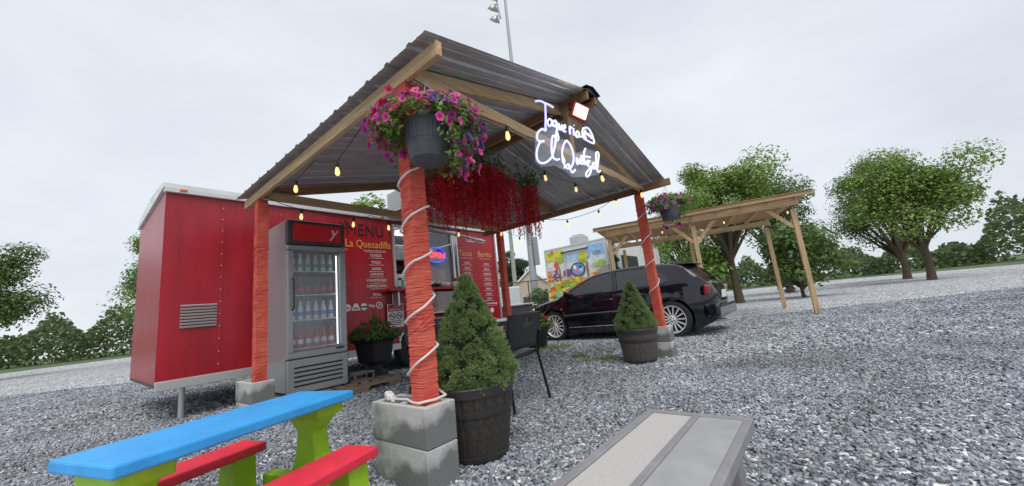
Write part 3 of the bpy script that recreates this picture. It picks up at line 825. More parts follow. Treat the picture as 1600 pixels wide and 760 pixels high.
def spruce(label, b, a, z0, H, Rm, seed, ntuft):
    g = np.random.default_rng(seed)
    t = fempty('dwarf_spruce', label, 'spruce', b, a, z0, group='clipped dwarf spruces in barrels')
    MB().tube([(0, 0, -0.01), (0.004, 0, H * 0.3), (0, 0.003, H * 0.8)], [0.016, 0.012, 0.004], n=8).build('trunk', bark_m, t, smooth=True)
    def prof(u): return Rm * np.minimum((0.74 + 2.0 * u), 1.0) * np.maximum(1 - u, 0) ** 0.92 / 0.86
    ncl = 460
    cu = g.random(ncl) ** 1.45 * 0.97; ca = g.uniform(0, 2 * PI, ncl)
    cr_ = prof(cu) * g.uniform(0.84, 1.06, ncl)
    CC = np.c_[cr_ * np.cos(ca), cr_ * np.sin(ca), 0.02 + cu * H]
    k = g.integers(0, ncl, ntuft)
    cs = (0.031 * (1 - 0.45 * cu))[k]
    off = g.normal(0, 1, (ntuft, 3)); off /= np.linalg.norm(off, axis=1)[:, None]
    off *= (cs * g.uniform(0.4, 1.25, ntuft))[:, None]
    P = CC[k] + off
    ax = np.c_[np.cos(ca[k]), np.sin(ca[k]), np.full(ntuft, 0.65)] * 0.6 + off / cs[:, None] * 0.8
    ax /= np.linalg.norm(ax, axis=1)[:, None]
    nn = 8
    P = np.repeat(P, nn, 0); AXX = np.repeat(ax, nn, 0) + g.normal(0, 0.42, (ntuft * nn, 3))
    AXX /= np.linalg.norm(AXX, axis=1)[:, None]
    sd = np.cross(AXX, g.normal(0, 1, AXX.shape)); sd /= np.linalg.norm(sd, axis=1)[:, None]
    L_ = g.uniform(0.009, 0.017, (len(P), 1))
    V = np.stack([P - sd * 0.00125, P + sd * 0.00125, P + AXX * L_], 1)
    me = np_mesh('needles', V.reshape(-1, 3), np.arange(3 * len(P)).reshape(-1, 3))
    tone = np.clip(0.42 * g.random(ncl)[k] + 0.58 * g.random(ntuft), 0, 1)       # each shoot has its own shade of green
    at = me.attributes.new('tone', 'FLOAT', 'POINT'); at.data.foreach_set('value', np.repeat(tone, nn * 3).astype(np.float32))
    o = link('needles', me, needle_m, t); o['kind'] = 'stuff'
    MB().lathe([(float(prof(np.array(u))) * (0.74 if u < 0.95 else 0.4), 0.02 + u * H) for u in (0.0, 0.08, 0.2, 0.35, 0.5, 0.65, 0.8, 0.9, 0.97)], 24, rmod=lambda i, j: 0.012 * math.sin(j * 1.7 + i * 2.1)).build('light_block_core', core_m, t, smooth=True)  # solid dark cone added to stop light passing through the needles
barrel('dark wood-grain barrel planter beside the near concrete blocks', 0.385, 0.045, stave_m, 0.1)
spruce('large clipped dwarf spruce in the barrel by the near post', 0.395, 0.045, 0.385, 0.69, 0.262, 31, 27000)
barrel('faded brown barrel planter before the right front post and the car', 3.435, 0.185, stave_lt, 0.5)
spruce('small clipped dwarf spruce in the barrel in front of the black car', 3.435, 0.185, 0.385, 0.62, 0.240, 32, 17000)

# ---------------------------------------------------------------- tables and chairs
chair_m = mat('chair_black', (0.018, 0.018, 0.020), rough=0.42, bump=0.05, bscale=200)
leg_m = mat('chair_leg', (0.012, 0.012, 0.013), rough=0.35, metal=0.4)
def chair(label, b, a, yaw):
    t = fempty('stacking_chair', label, 'chair', b, a, 0, yaw, 'black chairs round the table')
    t.scale = (1.14, 1, 1)
    # seat: curved shell
    vs, fs = [], []
    nx, ny = 8, 8
    for j in range(ny + 1):
        y = -0.20 + 0.43 * j / ny
        for i in range(nx + 1):
            x = -0.215 + 0.43 * i / nx
            u, v = 2 * i / nx - 1, j / ny
            vs.append((x * (1 - 0.04 * (1 - v)), y, 0.452 - 0.018 * (1 - u * u) * (1 - v * 0.6) - 0.03 * max(0, v - 0.8) ** 1.2 * 5))
    fs = [(j * (nx + 1) + i, j * (nx + 1) + i + 1, (j + 1) * (nx + 1) + i + 1, (j + 1) * (nx + 1) + i) for j in range(ny) for i in range(nx)]
    o = MB().add(vs, fs).build('seat', chair_m, t, smooth=True); s = o.modifiers.new('t', 'SOLIDIFY'); s.thickness = 0.028; s.offset = -1
    # backrest: curved shell with a hand hole
    xs_ = [-0.215, -0.15, -0.075, -0.03, 0.03, 0.075, 0.15, 0.215]; zs_ = [0.495, 0.545, 0.60, 0.655, 0.70, 0.74, 0.78, 0.795]
    vs = []; fs = []
    for j, z in enumerate(zs_):
        for i, x in enumerate(xs_):
            u = x / 0.215
            zz = z - (0.022 * u * u if j == 0 else 0) - (0.012 * u * u if j == len(zs_) - 1 else 0)
            vs.append((x * (0.96 + 0.07 * (z - 0.5)), -0.225 - 0.22 * (z - 0.5) + 0.035 * u * u - 0.02, zz))
    n_ = len(xs_)
    for j in range(len(zs_) - 1):
        for i in range(n_ - 1):
            if i == 3 and j == 4: continue
            fs.append((j * n_ + i, j * n_ + i + 1, (j + 1) * n_ + i + 1, (j + 1) * n_ + i))
    o = MB().add(vs, fs).build('backrest', chair_m, t, smooth=True); s = o.modifiers.new('t', 'SOLIDIFY'); s.thickness = 0.018
    for sx in (-1, 1):
        MB().tube([(sx * 0.205, -0.265, 0.62), (sx * 0.207, -0.235, 0.50), (sx * 0.207, -0.215, 0.42), (sx * 0.235, -0.275, 0.0)], 0.0115, n=8).build('leg', leg_m, t, smooth=True)
        MB().tube([(sx * 0.20, 0.18, 0.425), (sx * 0.232, 0.245, 0.0)], 0.0115, n=8).build('leg', leg_m, t, smooth=True)
    MB().tube([(-0.20, 0.17, 0.415), (0.20, 0.17, 0.415)], 0.009, n=6).build('stretcher', leg_m, t)
    return t
chair('black plastic chair with square hand hole, back turned to the viewer', 1.31, 0.59, 0.05)
chair('black chair half hidden between the near post and the spruce', 0.82, 0.74, R(-90))
chair('black chair at the far side of the white table', 1.95, 1.95, R(178))
tb = fempty('dining_table', 'white topped table under the canopy behind the spruce', 'table', 1.42, 1.12, 0)
boxo('tabletop', mat('laminate_white', (0.70, 0.70, 0.69), rough=0.22, var=0.05, vscale=4), tb, (0, 0, 0.728), (0.96, 0.68, 0.026), bevel=0.008)
MB().tube([(0, 0, 0.03), (0, 0, 0.71)], 0.035, n=14).build('pedestal', leg_m, tb, smooth=True)
for k in range(4): boxo('foot', leg_m, tb, (0.2 * math.cos(k * PI / 2), 0.2 * math.sin(k * PI / 2), 0.02), (0.36, 0.06, 0.03), bevel=0.006, rot=(0, 0, k * PI / 2))
boxo('apron', chair_m, tb, (0, 0, 0.69), (0.80, 0.52, 0.045))

# child's picnic table
kg = mat('plastic_lime', (0.36, 0.62, 0.018), rough=0.5, var=0.12, vscale=9, bump=0.06, bscale=160); kb = mat('plastic_sky_blue', (0.035, 0.36, 0.80), rough=0.5, var=0.10, vscale=7, bump=0.08, bscale=160); kr = mat('plastic_coral_red', (0.78, 0.03, 0.062), rough=0.5, var=0.12, vscale=7, bump=0.08, bscale=160)
kt = fempty('child_picnic_table', "child's plastic picnic table in lime green with blue top and red benches", 'picnic table', -0.300, -0.035, 0, R(180 + 18))
LX = 0.86
# local x runs along the table away from the post, local -y towards the trailer
top = boxo('tabletop', kb, kt, (0.335, -0.47, 0.482), (0.93, 0.40, 0.042), bevel=0.008)
for k, yy in enumerate((-0.095, -0.845)):
    boxo('bench_seat', kr, kt, (0.385, yy, 0.262), (0.77, 0.19, 0.044), bevel=0.008)
for x in (0.085, 0.65):
    for yy, sgn in ((-0.095, -1), (-0.845, 1)):
        o = MB().prism([(-0.075, 0.0), (0.075, 0.0), (0.055, 0.238), (-0.055, 0.238)], lambda y, z, x=x: (x - 0.055, y, z), lambda y, z, x=x: (x + 0.055, y, z)).build('bench_leg', kg, kt, bevel=0.006, loc=(0, yy, 0))
    x = -0.045 if x < 0.3 else 0.68
    MB().prism([(-0.13, 0.40), (0.13, 0.40), (0.13, 0.456), (-0.13, 0.456)], lambda y, z, x=x: (x - 0.08, y, z), lambda y, z, x=x: (x + 0.08, y, z)).build('top_bracket', kg, kt, bevel=0.01, loc=(0, -0.47, 0))
    MB().prism([(-0.16, 0.0), (0.16, 0.0), (0.07, 0.22), (0.055, 0.33), (0.12, 0.402), (-0.12, 0.402), (-0.055, 0.33), (-0.07, 0.22)], lambda y, z, x=x: (x - 0.045, y, z), lambda y, z, x=x: (x + 0.045, y, z)).build('pedestal', kg, kt, bevel=0.008, loc=(0, -0.47, 0))
    MB().box((x, -0.47, 0.085), (0.07, 0.66, 0.06)).build('cross_beam', kg, kt, bevel=0.008)

# low grey bench in the right foreground
gt = fempty('garden_bench', 'low grey plastic bench with pale textured inlay in the right foreground', 'bench', 0.05, -1.19, 0, 0)
gfr = mat('resin_grey', (0.235, 0.228, 0.238), rough=0.5, var=0.12, vscale=14, bump=0.06, bscale=150); gin = mat('resin_pale_inlay', (0.46, 0.44, 0.42), rough=0.7, var=0.06, vscale=90, bump=0.35, bscale=260); gfl = mat('resin_mid_grey', (0.32, 0.32, 0.325), rough=0.45, var=0.10, vscale=11, bump=0.04, bscale=200)
DL, DW = 1.05, 0.312
ztp = 0.45
cuts = [0, 0.026, 0.150, 0.170, 0.290, 0.312]
hts = [0, -0.004, 0.0, -0.0025, 0.0, -0.004, 0.0]
for k in range(5):
    w_ = cuts[k + 1] - cuts[k]
    if k in (1, 5): boxo('inlay_board', gin, gt, (-DL / 2, -(cuts[k] + w_ / 2), ztp - 0.012 + hts[k]), (DL - 0.052, w_ - 0.001, 0.024), bevel=0.002)
    elif k == 3: boxo('centre_panel', gfl, gt, (-DL / 2, -(cuts[k] + w_ / 2), ztp - 0.012 + hts[k]), (DL - 0.052, w_ - 0.001, 0.024), bevel=0.002)
    else: boxo('frame_rail', gfr, gt, (-DL / 2, -(cuts[k] + w_ / 2), ztp - 0.015), (DL - 0.0525, w_, 0.03), bevel=0.003)
for x in (-0.013, -DL + 0.013): boxo('frame_end', gfr, gt, (x, -DW / 2, ztp - 0.015), (0.026, DW, 0.03), bevel=0.003)
for x in (-0.10, -DL + 0.10):
    for y in (-0.06, -DW + 0.06): boxo('leg', gfr, gt, (x, y, (ztp - 0.03) / 2), (0.05, 0.05, ztp - 0.031), bevel=0.006)

# ---------------------------------------------------------------- red food trailer
tr_red = mat('trailer_red_vinyl', (0.37, 0.009, 0.020), rough=0.33, var=0.2, vscale=1.2, stretch=(4, 4, 0.6), bump=0.10, bscale=2)
tr_sil = mat('trailer_aluminium', (0.62, 0.62, 0.61), rough=0.38, metal=0.6)
gold = mat('gold_lettering', (0.72, 0.40, 0.08), rough=0.5)
ink = mat('black_lettering', (0.018, 0.012, 0.014), rough=0.6)
wht = mat('white_lettering', (0.78, 0.74, 0.73), rough=0.55)
TR = fempty('food_trailer', 'red food trailer with menu lettering and open serving window', 'food trailer', 0, 4.0, 0)
T0, T1, TD, TZ = -0.6, 5.12, 2.3, 2.64
WB0, WB1, WZ0, WZ1 = 2.40, 3.93, 1.43, 2.55
def wall(poly, name='wall_panel', m_=None, y0=0.0, y1=0.03):
    return MB().prism(poly, lambda x, z: (x, y0, z), lambda x, z: (x, y1, z)).build(name, m_ or tr_red, TR)
wall([(T0, 0.42), (WB0 - 0.001, 0.42), (WB0 - 0.001, TZ), (T0, TZ)])
wall([(WB0, WZ1), (WB1, WZ1), (WB1, TZ), (WB0, TZ)])
wall([(WB0, WZ0), (WB0, 0.42), (2.46, 0.42), (2.46, 0.54), (2.70, 0.80), (3.42, 0.80), (3.64, 0.54), (3.64, 0.42), (WB1, 0.42), (WB1, WZ0)])
wall([(WB1 + 0.001, 0.42), (T1, 0.42), (T1, TZ), (WB1 + 0.001, TZ)])
for x in (T0, T1 - 0.03): MB().box((x + 0.015, TD / 2 + 0.031, 1.53), (0.03, TD - 0.002, 2.22)).build('end_wall', tr_red, TR)
MB().box(((T0 + T1) / 2, TD + 0.015, 1.53), (T1 - T0 - .06, 0.03, 2.22)).build('rear_wall', tr_red, TR)
MB().box(((T0 + T1) / 2, TD / 2, 0.40), (T1 - T0, TD + 0.02, 0.035)).build('floor', mat('trailer_floor', (0.06, 0.06, 0.06)), TR)
rf = []
for i in range(9):
    u = -1 + i / 4
    rf.append((TD / 2 + u * (TD / 2 + 0.05), TZ + 0.085 + 0.10 * (1 - u * u)))
MB().prism([(-0.05, TZ + 0.03)] + rf + [(TD + 0.05, TZ + 0.03)], lambda y, z: (T0 - 0.03, y, z), lambda y, z: (T1 + 0.03, y, z)).build('roof', white_paint, TR)
MB().box(((T0 + T1) / 2, -0.012, TZ + 0.015), (T1 - T0 + 0.04, 0.075, 0.075)).build('roof_rail', tr_sil, TR, bevel=0.008)
MB().box(((T0 + WB0 + .06) / 2, -0.012, 0.400), (WB0 + 0.06 - T0, 0.06, 0.10)).build('sill_rail', tr_sil, TR, bevel=0.006)
MB().box(((3.64 + T1) / 2, -0.012, 0.400), (T1 - 3.64, 0.06, 0.10)).build('sill_rail', tr_sil, TR, bevel=0.006)
MB().box((T1 + 0.012, -0.006, 1.53), (0.03, 0.06, 2.2)).build('corner_trim', tr_sil, TR, bevel=0.006)
# wheel well and wheel
MB().tube([(2.46, -0.012, 0.44), (2.46, -0.012, 0.54), (2.70, -0.012, 0.80), (3.42, -0.012, 0.80), (3.64, -0.012, 0.54), (3.64, -0.012, 0.44)], 0.026, n=6).build('fender_trim', tr_sil, TR)
MB().box((3.05, 0.27, 0.62), (1.24, 0.42, 0.40)).build('wheel_well', darkrub, TR)
for xw in (2.74, 3.40):
    w_ = MB().lathe([(0.17, 0.0), (0.31, 0.0), (0.335, 0.03), (0.335, 0.17), (0.31, 0.20), (0.17, 0.20), (0.17, 0.0)], 40, axis='y', cap=False).build('wheel', darkrub, TR, smooth=True, loc=(xw, -0.06 + 0.02, 0.335))
    MB().lathe([(0.03, -0.01), (0.10, -0.006), (0.13, 0.03), (0.165, 0.03), (0.178, 0.008), (0.178, 0.05), (0.02, 0.06)], 40, axis='y').build('rim', mat('trailer_rim', (0.7, 0.7, 0.7), rough=0.4, metal=0.3), w_, smooth=True)
    for k in range(8):
        MB().lathe([(0.02, 0.0), (0.02, 0.004)], 10, axis='y').build('rim_hole', ink, w_, loc=(0.115 * math.cos(k * PI / 4), 0.004, 0.115 * math.sin(k * PI / 4)))
# stabiliser legs and marker lights
for b_ in (-0.35, 1.1): MB().tube([(b_, 0.12, 0.0), (b_, 0.12, 0.39)], 0.03, n=10).build('stabiliser', tr_sil, TR, smooth=True)
for x in (-0.45, 2.2, 5.0): boxo('marker_light', mat('marker_amber', (0.6, 0.18, 0.02), rough=0.2), TR, (x, -0.055, TZ + 0.015), (0.07, 0.02, 0.03), bevel=0.006)
for k in range(8): boxo('vent_louvre', tr_sil, TR, (-0.25, -0.012, 1.02 + 0.035 * k), (0.34, 0.02, 0.016), rot=(0.5, 0, 0))
# interior
int_m = mat('interior_steel', (0.60, 0.62, 0.63), rough=0.4, metal=0.3, var=0.2, vscale=3)
MB().box(((WB0 + WB1) / 2, 1.9, 1.6), (3.4, 0.02, 2.0)).build('interior_wall', int_m, TR)
MB().box((2.75, 1.4, 1.55), (0.7, 0.6, 1.9)).build('cold_cabinet', mat('cabinet_dark', (0.05, 0.055, 0.06), rough=0.3), TR, bevel=0.01)
MB().box((3.5, 1.55, 1.95), (0.9, 0.3, 0.05)).build('interior_shelf', tr_sil, TR)
MB().box((3.45, 1.3, 2.25), (0.9, 0.6, 0.35)).build('extractor_hood', tr_sil, TR, bevel=0.02)
boxo('added_fill_panel', mat('interior_fill_glow', (1, 1, 1), emit=(0.95, 0.97, 1.0), estr=3.0), TR, (3.1, 0.8, 2.60), (1.2, 0.12, 0.03))  # glowing panel added to brighten the serving area inside the trailer
for x in (-0.05, 0.62): boxo('panel_seam', tr_red, TR, (x, -0.003, 1.53), (0.035, 0.008, 2.1))
for x in (-0.05, 0.62):
    for k_ in range(14): MB().lathe([(0.007, 0.0), (0.005, 0.003), (0.0, 0.004)], 8).build('rivet', tr_sil, TR, loc=(x, -0.0072, 0.55 + 0.15 * k_), rot=(PI / 2, 0, 0))
# window frame, sliding pane
fr = 0.035
for (c, d) in (((WB0 + fr / 2, -0.01, (WZ0 + WZ1) / 2), (fr, 0.07, WZ1 - WZ0)), ((WB1 - fr / 2, -0.01, (WZ0 + WZ1) / 2), (fr, 0.07, WZ1 - WZ0)), (((WB0 + WB1) / 2, -0.01, WZ1 - fr / 2), (WB1 - WB0 - 2 * fr - .002, 0.065, fr)), ((3.82, 0.0, (WZ0 + WZ1) / 2), (0.05, 0.05, WZ1 - WZ0 - fr - .004))):
    boxo('window_frame', tr_sil, TR, c, d, bevel=0.004)
glass = mat('window_glass', (0.55, 0.62, 0.66), rough=0.03, alpha=0.30, spec=0.9)
boxo('window_pane', glass, TR, (3.33, 0.045, 1.98), (0.93, 0.006, 1.05))
boxo('window_pane', glass, TR, (2.60, 0.055, 2.23), (0.34, 0.006, 0.55))
boxo('pass_through_ledge', tr_sil, TR, ((WB0 + WB1) / 2, 0.10, WZ0 - 0.012), (WB1 - WB0 - 0.01, 0.30, 0.022))
boxo('counter', tr_red, TR, ((2.12 + 4.06) / 2, -0.16, 1.345), (1.94, 0.31, 0.045), bevel=0.006)
for x in (2.36, 3.1, 3.88): boxo('counter_bracket', tr_sil, TR, (x, -0.10, 1.20), (0.03, 0.19, 0.24))
boxo('lower_shelf', white_paint, TR, (3.42, -0.19, 0.905), (1.20, 0.37, 0.03), bevel=0.004)
for x in (2.90, 3.95): boxo('shelf_bracket', tr_sil, TR, (x, -0.15, 0.79), (0.03, 0.28, 0.18))
# raised hatch and its bar
boxo('hatch_hood', mat('hatch_underside', (0.36, 0.37, 0.38), rough=0.4, metal=0.3), TR, (3.10, -0.40, 2.905), (1.60, 0.68, 0.36), bevel=0.01)
boxo('hatch_edge', tr_sil, TR, (3.10, -0.40, 2.718), (1.62, 0.70, 0.016))
MB().tube([(2.30, -0.74, 2.375), (4.02, -0.74, 2.21)], 0.027, n=10).build('awning_bar', steel, TR, smooth=True)
for x, z in ((2.34, 2.37), (3.98, 2.214)): MB().tube([(x, -0.74, z), (x, -0.0, z + 0.05)], 0.012, n=8).build('awning_arm', steel, TR, smooth=True)
# roof vent and air conditioner
boxo('roof_air_conditioner', white_paint, TR, (2.0, 1.1, 2.96), (0.75, 0.7, 0.26), bevel=0.08)
MB().lathe([(0.09, 0), (0.09, 0.2), (0.15, 0.22), (0.12, 0.30), (0.0, 0.32)], 20).build('roof_vent', tr_sil, TR, loc=(3.4, 1.3, 2.80), smooth=True)
# lettering
def letter(txt, b, z, size, m_, xs=1.0, sp=1.0, y=-0.004, sh=0.0, name='lettering', par=None, depth=0.0015):
    return link(name, text_mesh(txt, size, depth, sp, xs, sh), m_, par or TR, loc=(b, y, z))
letter('MENU', 1.90, 2.300, 0.295, ink, xs=0.78, sp=1.12, depth=0.004, y=-0.008)
letter('La Quesadilla', 1.955, 2.095, 0.188, gold, xs=0.82)
rowsz = [1.945, 1.825, 1.715, 1.620, 1.515, 1.420, 1.275]
names1 = ['CLASICA', 'POLLO', 'ASADA', 'CARNITAS', 'CHAMPIÑONES', 'CAMPECHANAS', 'VEGGIE']
def fine(b, z, w, h=0.009, m_=wht):
    mb = MB(); g = random.Random(int(b * 1000 + z * 7777)); x = b - w / 2
    while x < b + w / 2:
        l = g.uniform(0.008, 0.03); mb.box((x + l / 2, -0.0035, z), (l, 0.001, h * g.uniform(0.6, 1.1))); x += l + 0.007
    o = mb.build('fine_print', m_, TR); o['kind'] = 'stuff'
for z, s in zip(rowsz, names1):
    letter(s, 2.075, z, 0.066, wht, xs=0.80); fine(2.075, z - 0.024, 0.26)
    fine(1.36, z - 0.024, 0.34); fine(1.36, z + 0.02, 0.3, 0.03)
fine(2.06, 2.05, 0.42); fine(2.06, 2.025, 0.36); fine(1.42, 2.05, 0.3)
def disc(b, z, r, m_, y=-0.004, n_=24, name='badge', par=None, sq=1.0):
    return MB().prism([(r * math.cos(2 * PI * k / n_), sq * r * math.sin(2 * PI * k / n_)) for k in range(n_)], lambda x, q: (x, -0.001, q), lambda x, q: (x, 0.0, q)).build(name, m_, par or TR, loc=(b, y, z))
def ring(b, z, r, m_, y=-0.004, th=0.006, par=None, name='badge', sq=1.0):
    return MB().tube([(r * math.cos(2 * PI * k / 28), 0, sq * r * math.sin(2 * PI * k / 28)) for k in range(28)], th, n=6, closed=True).build(name, m_, par or TR, loc=(b, y, z))
d_ = disc(1.555, 1.11, 0.056, wht); fine_r = letter('', 0, 0, 0.01, wht) if False else None
MB().box((0, -0.002, 0), (0.07, 0.001, 0.018)).build('badge_bar', tr_red, d_)
d_ = MB().prism([(-0.075, -0.05), (0.075, -0.05), (0.045, 0.02), (0.025, 0.06), (-0.025, 0.06), (-0.045, 0.02)], lambda x, q: (x, -0.001, q), lambda x, q: (x, 0, q)).build('badge', wht, TR, loc=(1.692, -0.004, 1.11))
MB().box((0, -0.002, -0.015), (0.08, 0.001, 0.022)).build('badge_bar', tr_red, d_)
d_ = disc(1.828, 1.11, 0.056, wht)
MB().box((0, -0.002, 0), (0.112, 0.001, 0.024)).build('badge_bar', ink, d_)
MB().tube(smooth_line([(-0.05, 0, 0), (-0.03, 0, 0.03), (-0.01, 0, -0.02), (0.01, 0, 0.02), (0.03, 0, -0.02), (0.05, 0, 0.015)]), 0.006, n=5).build('badge', wht, TR, loc=(1.965, -0.004, 1.11))
ring(2.10, 1.115, 0.052, wht)
MB().tube([(-0.03, 0, -0.03), (0.03, 0, 0.03)], 0.006, n=5).build('badge', wht, TR, loc=(2.10, -0.004, 1.115))
# chilli and leaf flourish round the heading
for (x, z, a_) in ((1.50, 2.47, 0.5), (1.53, 2.40, -0.4), (1.56, 2.50, 1.2), (1.49, 2.33, 0.2)):
    MB().prism([(-0.05, 0), (0, 0.018), (0.055, 0.0), (0, -0.018)], lambda p, q: (p, -0.002, q), lambda p, q: (p, 0, q)).build('leaf_print', ink, TR, loc=(x, -0.006, z), rot=(0, a_, 0))
letter('CULTURAL', 4.50, 2.365, 0.155, wht, xs=0.72)
letter('Tacos', 4.17, 2.045, 0.185, gold, xs=0.86); letter('Burrito', 4.765, 2.045, 0.185, gold, xs=0.80)
fine(4.17, 2.0, 0.4); fine(4.77, 2.0, 0.34)
for k, s in enumerate(['ASADA', 'POLLO', 'PASTOR', 'CARNITAS', 'CHORIZO', 'LENGUA', 'TRIPA']):
    letter(s, 4.20, 1.875 - 0.112 * k, 0.062, wht, xs=0.82); fine(4.20, 1.852 - 0.112 * k, 0.28)
for k, s in enumerate(['ASADA', 'POLLO', 'CARNITAS', 'PASTOR', 'CHORIZO', 'BIRRIA', 'VEGGIE', 'MIXTO']):
    letter(s, 4.80, 1.86 - 0.112 * k, 0.062, wht, xs=0.82); fine(4.80, 1.838 - 0.112 * k, 0.28)
fine(4.86, 0.99, 0.34, 0.03); fine(4.86, 0.945, 0.34, 0.008); disc(4.62, 0.985, 0.04, wht); disc(4.85, 0.84, 0.055, wht)
MB().tube([(WB0 - 0.05, -0.02, 1.3), (WB0 - 0.05, -0.02, 0.85)], 0.014, n=8).build('conduit', tr_sil, TR)
# notice plate
ns = fempty('notice_sign', 'white and red no smoking notice on the trailer left of the post', 'sign', 2.375, 3.955, 0.92)
boxo('plate', wht, ns, (0, 0, 0), (0.31, 0.006, 0.40), bevel=0.003)
boxo('header', tr_red, ns, (0, -0.0045, 0.130), (0.285, 0.002, 0.115))
letter('NO', 0, 0.138, 0.055, wht, y=-0.007, par=ns); letter('SMOKING', 0, 0.085, 0.048, wht, y=-0.007, par=ns)
for x in (-0.07, 0.07):
    ring(x, -0.005, 0.055, ink, y=-0.006, th=0.006, par=ns, name='symbol_ring')
    MB().box((0, 0, 0), (0.07, 0.002, 0.014)).build('symbol_cigarette', ink, ns, loc=(x, -0.005, -0.005), rot=(0, 0.1, 0))
    MB().tube([(-0.038, 0, 0.038), (0.038, 0, -0.038)], 0.005, n=5).build('symbol_slash', ink, ns, loc=(x, -0.007, -0.005))
for k, w in enumerate((0.2, 0.24, 0.18)): MB().box((0, 0, 0), (w, 0.001, 0.012)).build('notice_line', ink, ns, loc=(0, -0.004, -0.09 - 0.03 * k))
# open sign
op = fempty('open_sign', 'oval blue neon sign with red OPEN letters in the serving window', 'neon sign', 3.36, 3.985, 2.03)
disc(0, 0, 0.25, mat('open_backing', (0.42, 0.46, 0.52), rough=0.3), y=0.012, par=op, name='backing', sq=0.62)
blue_n = mat('neon_blue', (0.1, 0.15, 0.7), emit=(0.06, 0.10, 0.9), estr=0.9); red_n = mat('neon_red', (0.8, 0.1, 0.1), emit=(1.0, 0.06, 0.07), estr=1.6)
ring(0, 0, 0.245, blue_n, y=0.0, th=0.010, par=op, name='neon_ring', sq=0.62)
disc(0.13, 0.07, 0.11, mat('open_blue', (0.03, 0.05, 0.40), emit=(0.03, 0.05, 0.6), estr=0.25), y=0.009, par=op, name='blue_field', sq=0.7)
letter('OPEN', 0.03, -0.055, 0.155, red_n, y=0.0, par=op, depth=0.006, xs=0.95)

# things on the ledge and shelf
def thing(name, label, cat, b, a, z, group=None): return fempty(name, label, cat, b, a, z, rnd.uniform(-0.2, 0.2), group)
cn = 1.369
for k, (b, lb) in enumerate(((3.00, 'left'), (3.13, 'middle'), (3.26, 'right'))):
    t = thing('salsa_bowl', lb + ' one of three black salsa bowls on the red counter', 'bowl', b, 3.86, cn, 'salsa bowls on the counter')
    MB().lathe([(0.03, 0), (0.055, 0.02), (0.062, 0.075), (0.058, 0.075), (0.05, 0.025), (0.0, 0.02)], 24).build('bowl', blackp, t, smooth=True)
    MB().lathe([(0.052, 0.05), (0.03, 0.06), (0.0, 0.062)], 20).build('salsa', mat('salsa_%d' % k, ((0.7, 0.68, 0.62), (0.72, 0.7, 0.66), (0.3, 0.05, 0.03))[k], rough=0.4), t, smooth=True)
    MB().tube([(0, 0, 0.06), (0.05, 0.0, 0.13)], 0.006, n=6).build('spoon', whitep, t)
t = thing('squeeze_bottle', 'clear squeeze bottle behind the salsa bowls', 'bottle', 3.17, 3.95, cn)
MB().lathe([(0.03, 0), (0.032, 0.01), (0.032, 0.12), (0.015, 0.15)], 20).build('bottle_body', whitep, t, smooth=True)
MB().lathe([(0.016, 0.15), (0.016, 0.165), (0.004, 0.21)], 14).build('nozzle', tr_red, t, smooth=True)
t = thing('paper_bag', 'crumpled white bag lying on the counter beside the jar', 'bag', 3.47, 3.88, cn)
vs = []; bmv = bmesh.new(); bmesh.ops.create_icosphere(bmv, subdivisions=3, radius=1)
for v in bmv.verts: v.co = Vector((v.co.x * 0.13, v.co.y * 0.075, 0.055 + v.co.z * 0.055)) * (1 + 0.16 * math.sin(v.co.x * 9 + v.co.z * 7) * math.cos(v.co.y * 8))
me = bpy.data.meshes.new('bag'); bmv.to_mesh(me); bmv.free()
for v in me.vertices: v.co.z = max(0.001, v.co.z)
link('bag', me, mat('bag_white', (0.62, 0.60, 0.57), rough=0.7, bump=0.5, bscale=30), t)
t = thing('lidded_jar', 'glass jar with dark red lid at the right end of the counter', 'jar', 3.72, 3.88, cn)
MB().lathe([(0.0, 0.0), (0.06, 0), (0.066, 0.02), (0.066, 0.10), (0.055, 0.12)], 24).build('jar_body', mat('jar_glass', (0.75, 0.74, 0.7), rough=0.15, alpha=0.75), t, smooth=True)
MB().lathe([(0.068, 0.115), (0.070, 0.13), (0.06, 0.165), (0.03, 0.185), (0, 0.188)], 24).build('lid', mat('lid_red', (0.25, 0.01, 0.03), rough=0.4), t, smooth=True)
t = thing('sanitizer_bottle', 'green sanitizer pump bottle at the left end of the window', 'bottle', 2.52, 3.88, cn)
MB().lathe([(0.0, 0), (0.045, 0), (0.048, 0.02), (0.048, 0.16), (0.015, 0.20), (0.015, 0.225)], 20).build('bottle_body', mat('gel_green', (0.12, 0.42, 0.33), rough=0.2, alpha=0.9), t, smooth=True)
MB().tube([(0, 0, 0.225), (0, 0, 0.27), (0.05, 0, 0.275)], 0.009, n=8).build('pump', whitep, t)
boxo('label_print', whitep, t, (0, -0.0485, 0.09), (0.06, 0.003, 0.08))
t = thing('napkin_box', 'white napkin box standing behind the sanitizer bottle', 'box', 2.56, 4.07, 1.4305)
boxo('carton', whitep, t, (0, 0, 0.11), (0.20, 0.12, 0.22), bevel=0.005)
boxo('slot', ink, t, (0, -0.0605, 0.13), (0.1, 0.003, 0.04))
t = thing('menu_card', 'red menu card standing inside the serving window', 'menu card', 3.22, 4.07, 1.4305)
boxo('card', tr_red, t, (0, 0, 0.17), (0.50, 0.006, 0.34))
for k in range(6): boxo('print_line', gold if k == 0 else wht, t, (-0.05 + 0.02 * (k % 2), -0.0035, 0.29 - 0.045 * k), (0.26, 0.002, 0.010))
boxo('price_card', mat('card_pink', (0.62, 0.22, 0.22)), t, (0.36, 0, 0.16), (0.19, 0.006, 0.32))
bn = fempty('storage_bin', 'clear plastic food bin on the white shelf under the counter', 'storage bin', 3.43, 3.79, 0.9215)
binm = mat('bin_clear', (0.85, 0.80, 0.80), rough=0.18, alpha=0.26)
hb = 0.33
